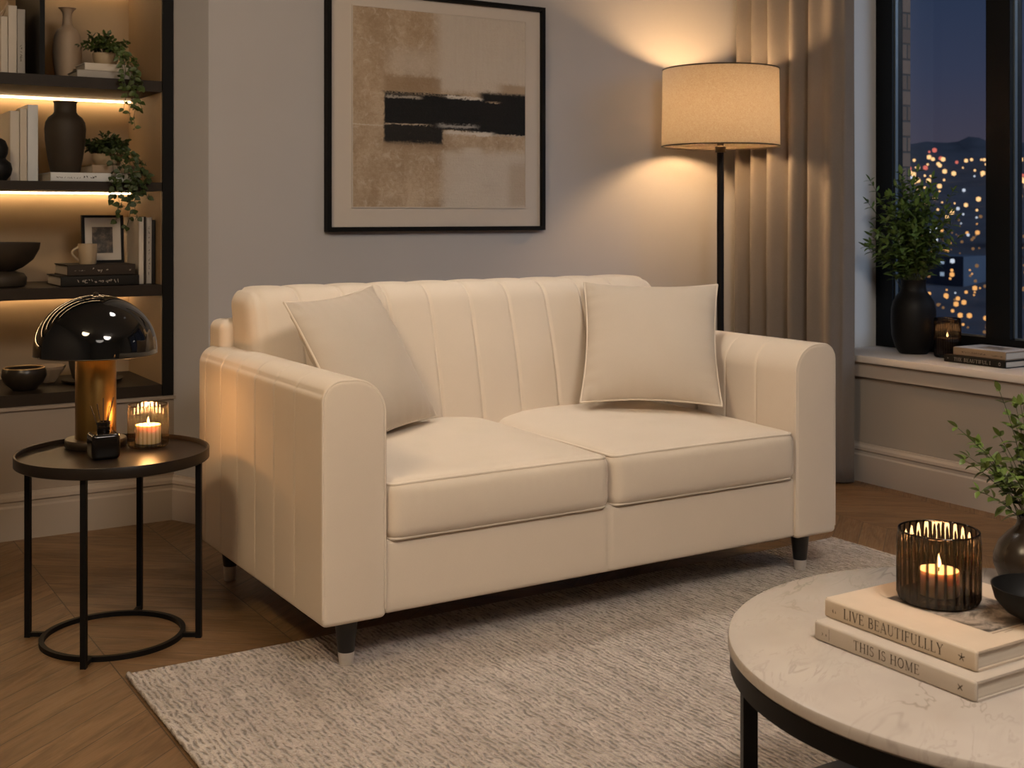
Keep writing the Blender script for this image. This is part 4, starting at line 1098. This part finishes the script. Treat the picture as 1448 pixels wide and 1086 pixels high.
upright('shelf_book.013', 'thin dark upright book between pale ones on the third shelf', 1.153, 1.1600, 4.305, SH[1], .234, .20, M['browncover'], g5)
upright('shelf_book.014', 'grey upright book with worn spine on the third shelf', 1.1605, 1.1800, 4.305, SH[1], .232, .20, M['greycover'], g5, lambda mb, f: scribble(mb, .03, .21, -.003, .006, f, 61, .001, .012), M['browncover'])
upright('shelf_book.015', 'black upright book against the bookcase side on the third shelf', 1.1805, 1.1945, 4.31, SH[1], .222, .20, M['darkcover'], g5)
# lowest shelf
db = thing('dark_bowl', 'dark glazed bowl with bright rim on the lowest shelf', 'bowl', (.766, 4.345, SH[0]))
MB().lathe([(0, 0), (.034, 0), (.038, .003), (.060, .022), (.072, .048), (.070, .066), (.066, .074), (.063, .074), (.066, .06), (.066, .046), (.055, .024), (0, .010)], 56).build('bowl_body', pm('glazed_dark_bowl', (.022, .016, .011), .3, .1, spec=.3), db, 50)
MB().tube([(.0645 * math.cos(2 * PI * i / 56), .0645 * math.sin(2 * PI * i / 56), .0742) for i in range(56)], .0022, 8, True).build('rim', pm('gilt_rim', (.55, .36, .16), .35, .7), db, 60)
o = MB().lathe([(0, 0), (.026, 0), (.030, .003), (.064, .050), (.066, .058), (.062, .058), (.03, .010), (0, .008)], 8).build('faceted_bowl', M['tancover'], None, 0, (.868, 4.50, SH[0]))
tag(o, 'tan faceted bowl behind the dark bowl on the lowest shelf', 'bowl')
pt = thing('stoneware_pot', 'dark stoneware pot on a saucer behind the table lamp column', 'pot', (1.005, 4.425, SH[0]))
MB().lathe([(0, 0), (.07, 0), (.100, .008), (.104, .014), (.10, .014), (.06, .006), (0, .006)], 56).build('saucer', M['stone'], pt, 50)
MB().lathe([(0, .007), (.055, .007), (.066, .02), (.076, .06), (.080, .095), (.076, .095), (.07, .06), (0, .02)], 56).build('bowl_body', M['stone'], pt, 50)

# ------------------------------------------------------------------ lights
def light(name, typ, loc, energy, color, size=.1, rot=None, size_y=None, spot=None, blend=.5, shape=None):
    l = bpy.data.lights.new(name, typ); l.energy = energy; l.color = color
    if typ == 'AREA':
        l.shape = shape or ('RECTANGLE' if size_y else 'DISK'); l.size = size
        if size_y: l.size_y = size_y
    else: l.shadow_soft_size = size
    if typ == 'SPOT': l.spot_size = R(spot); l.spot_blend = blend
    o = bpy.data.objects.new(name, l); col.objects.link(o); o.location = loc
    if rot is not None:
        d = Vector(rot) - Vector(loc); o.rotation_euler = d.to_track_quat('-Z', 'Y').to_euler()
    return o
WARM = (1., .60, .28); NEUT = (1., .895, .785)
light('floor_lamp_bulb', 'POINT', (FL[0], FL[1], 1.475), 35., WARM, .055)
light('table_lamp_bulb', 'POINT', (TL[0], TL[1], TL[2] + .300), 2.2, (1., .60, .27), .02)
light('ceiling_downlight_sofa', 'SPOT', (1.45, 3.15, 2.59), 46., (1., .93, .85), .16, (1.45, 2.55, 0), spot=84, blend=.9)
light('ceiling_downlight_sofa', 'SPOT', (2.25, 3.15, 2.59), 46., (1., .93, .85), .16, (2.25, 2.55, 0), spot=84, blend=.9)
light('sofa_front_fill', 'AREA', (1.3, .35, 2.58), 70., NEUT, .8, (1.8, 2.5, .35))  # unseen area light, added as soft front fill for the sofa
light('ceiling_lamp_left', 'AREA', (-.45, 1.55, 2.58), 50., (1., .76, .48), .6, (.9, 2.6, .2))
light('room_fill', 'AREA', (.4, -.6, 2.58), 14., NEUT, 1.0, (.6, .4, 0))  # invisible area light added for ambient brightness in the room
tw = light('jamb_fill_sun', 'SUN', (4.5, -5, 7), 1.6, (.60, .76, 1.), .1, (0, 3, 3)); tw.data.angle = R(40)  # added bluish sun lamp, angled to brighten the window jamb

# dusk sky
w = bpy.data.worlds.new('dusk'); sc.world = w; w.use_nodes = True; nt = w.node_tree
bg = nt.nodes['Background']; tc = nt.nodes.new('ShaderNodeTexCoord'); sx = nt.nodes.new('ShaderNodeSeparateXYZ'); rp = nt.nodes.new('ShaderNodeValToRGB')
nt.links.new(tc.outputs['Generated'], sx.inputs[0]); nt.links.new(sx.outputs[2], rp.inputs[0]); nt.links.new(rp.outputs[0], bg.inputs[0])
e = rp.color_ramp.elements
e[0].position = 0.; e[0].color = (.050, .048, .068, 1); e[1].position = .5; e[1].color = (.018, .034, .075, 1)
for p, c in ((.05, (.066, .058, .084)), (.11, (.042, .050, .090)), (.19, (.024, .040, .082))):
    n = e.new(p); n.color = (*c, 1)
bg.inputs[1].default_value = 1.

# ------------------------------------------------------------------ camera
cam = bpy.data.cameras.new('camera'); co = bpy.data.objects.new('camera', cam); col.objects.link(co); sc.camera = co
co.location = (0, 0, 1.05); co.rotation_euler = (R(90), 0, R(-31.7))
cam.sensor_width = 36; cam.sensor_fit = 'HORIZONTAL'; cam.lens = 36 * 1734 / 1448; cam.shift_y = -(543 - 304.5) / 1448
cam.clip_start = .02; cam.clip_end = 3000
cam.dof.use_dof = True; cam.dof.focus_distance = 2.7; cam.dof.aperture_fstop = 10
vs_ = sc.view_settings; vs_.view_transform = 'Standard'; vs_.look = 'None'; vs_.exposure = 0; vs_.gamma = 1; vs_.use_curve_mapping = False
sc.cycles.transparent_max_bounces = 24
sc.cycles.max_bounces = 8; sc.cycles.diffuse_bounces = 4; sc.cycles.sample_clamp_indirect = 6
sc.cycles.caustics_reflective = False; sc.cycles.caustics_refractive = False
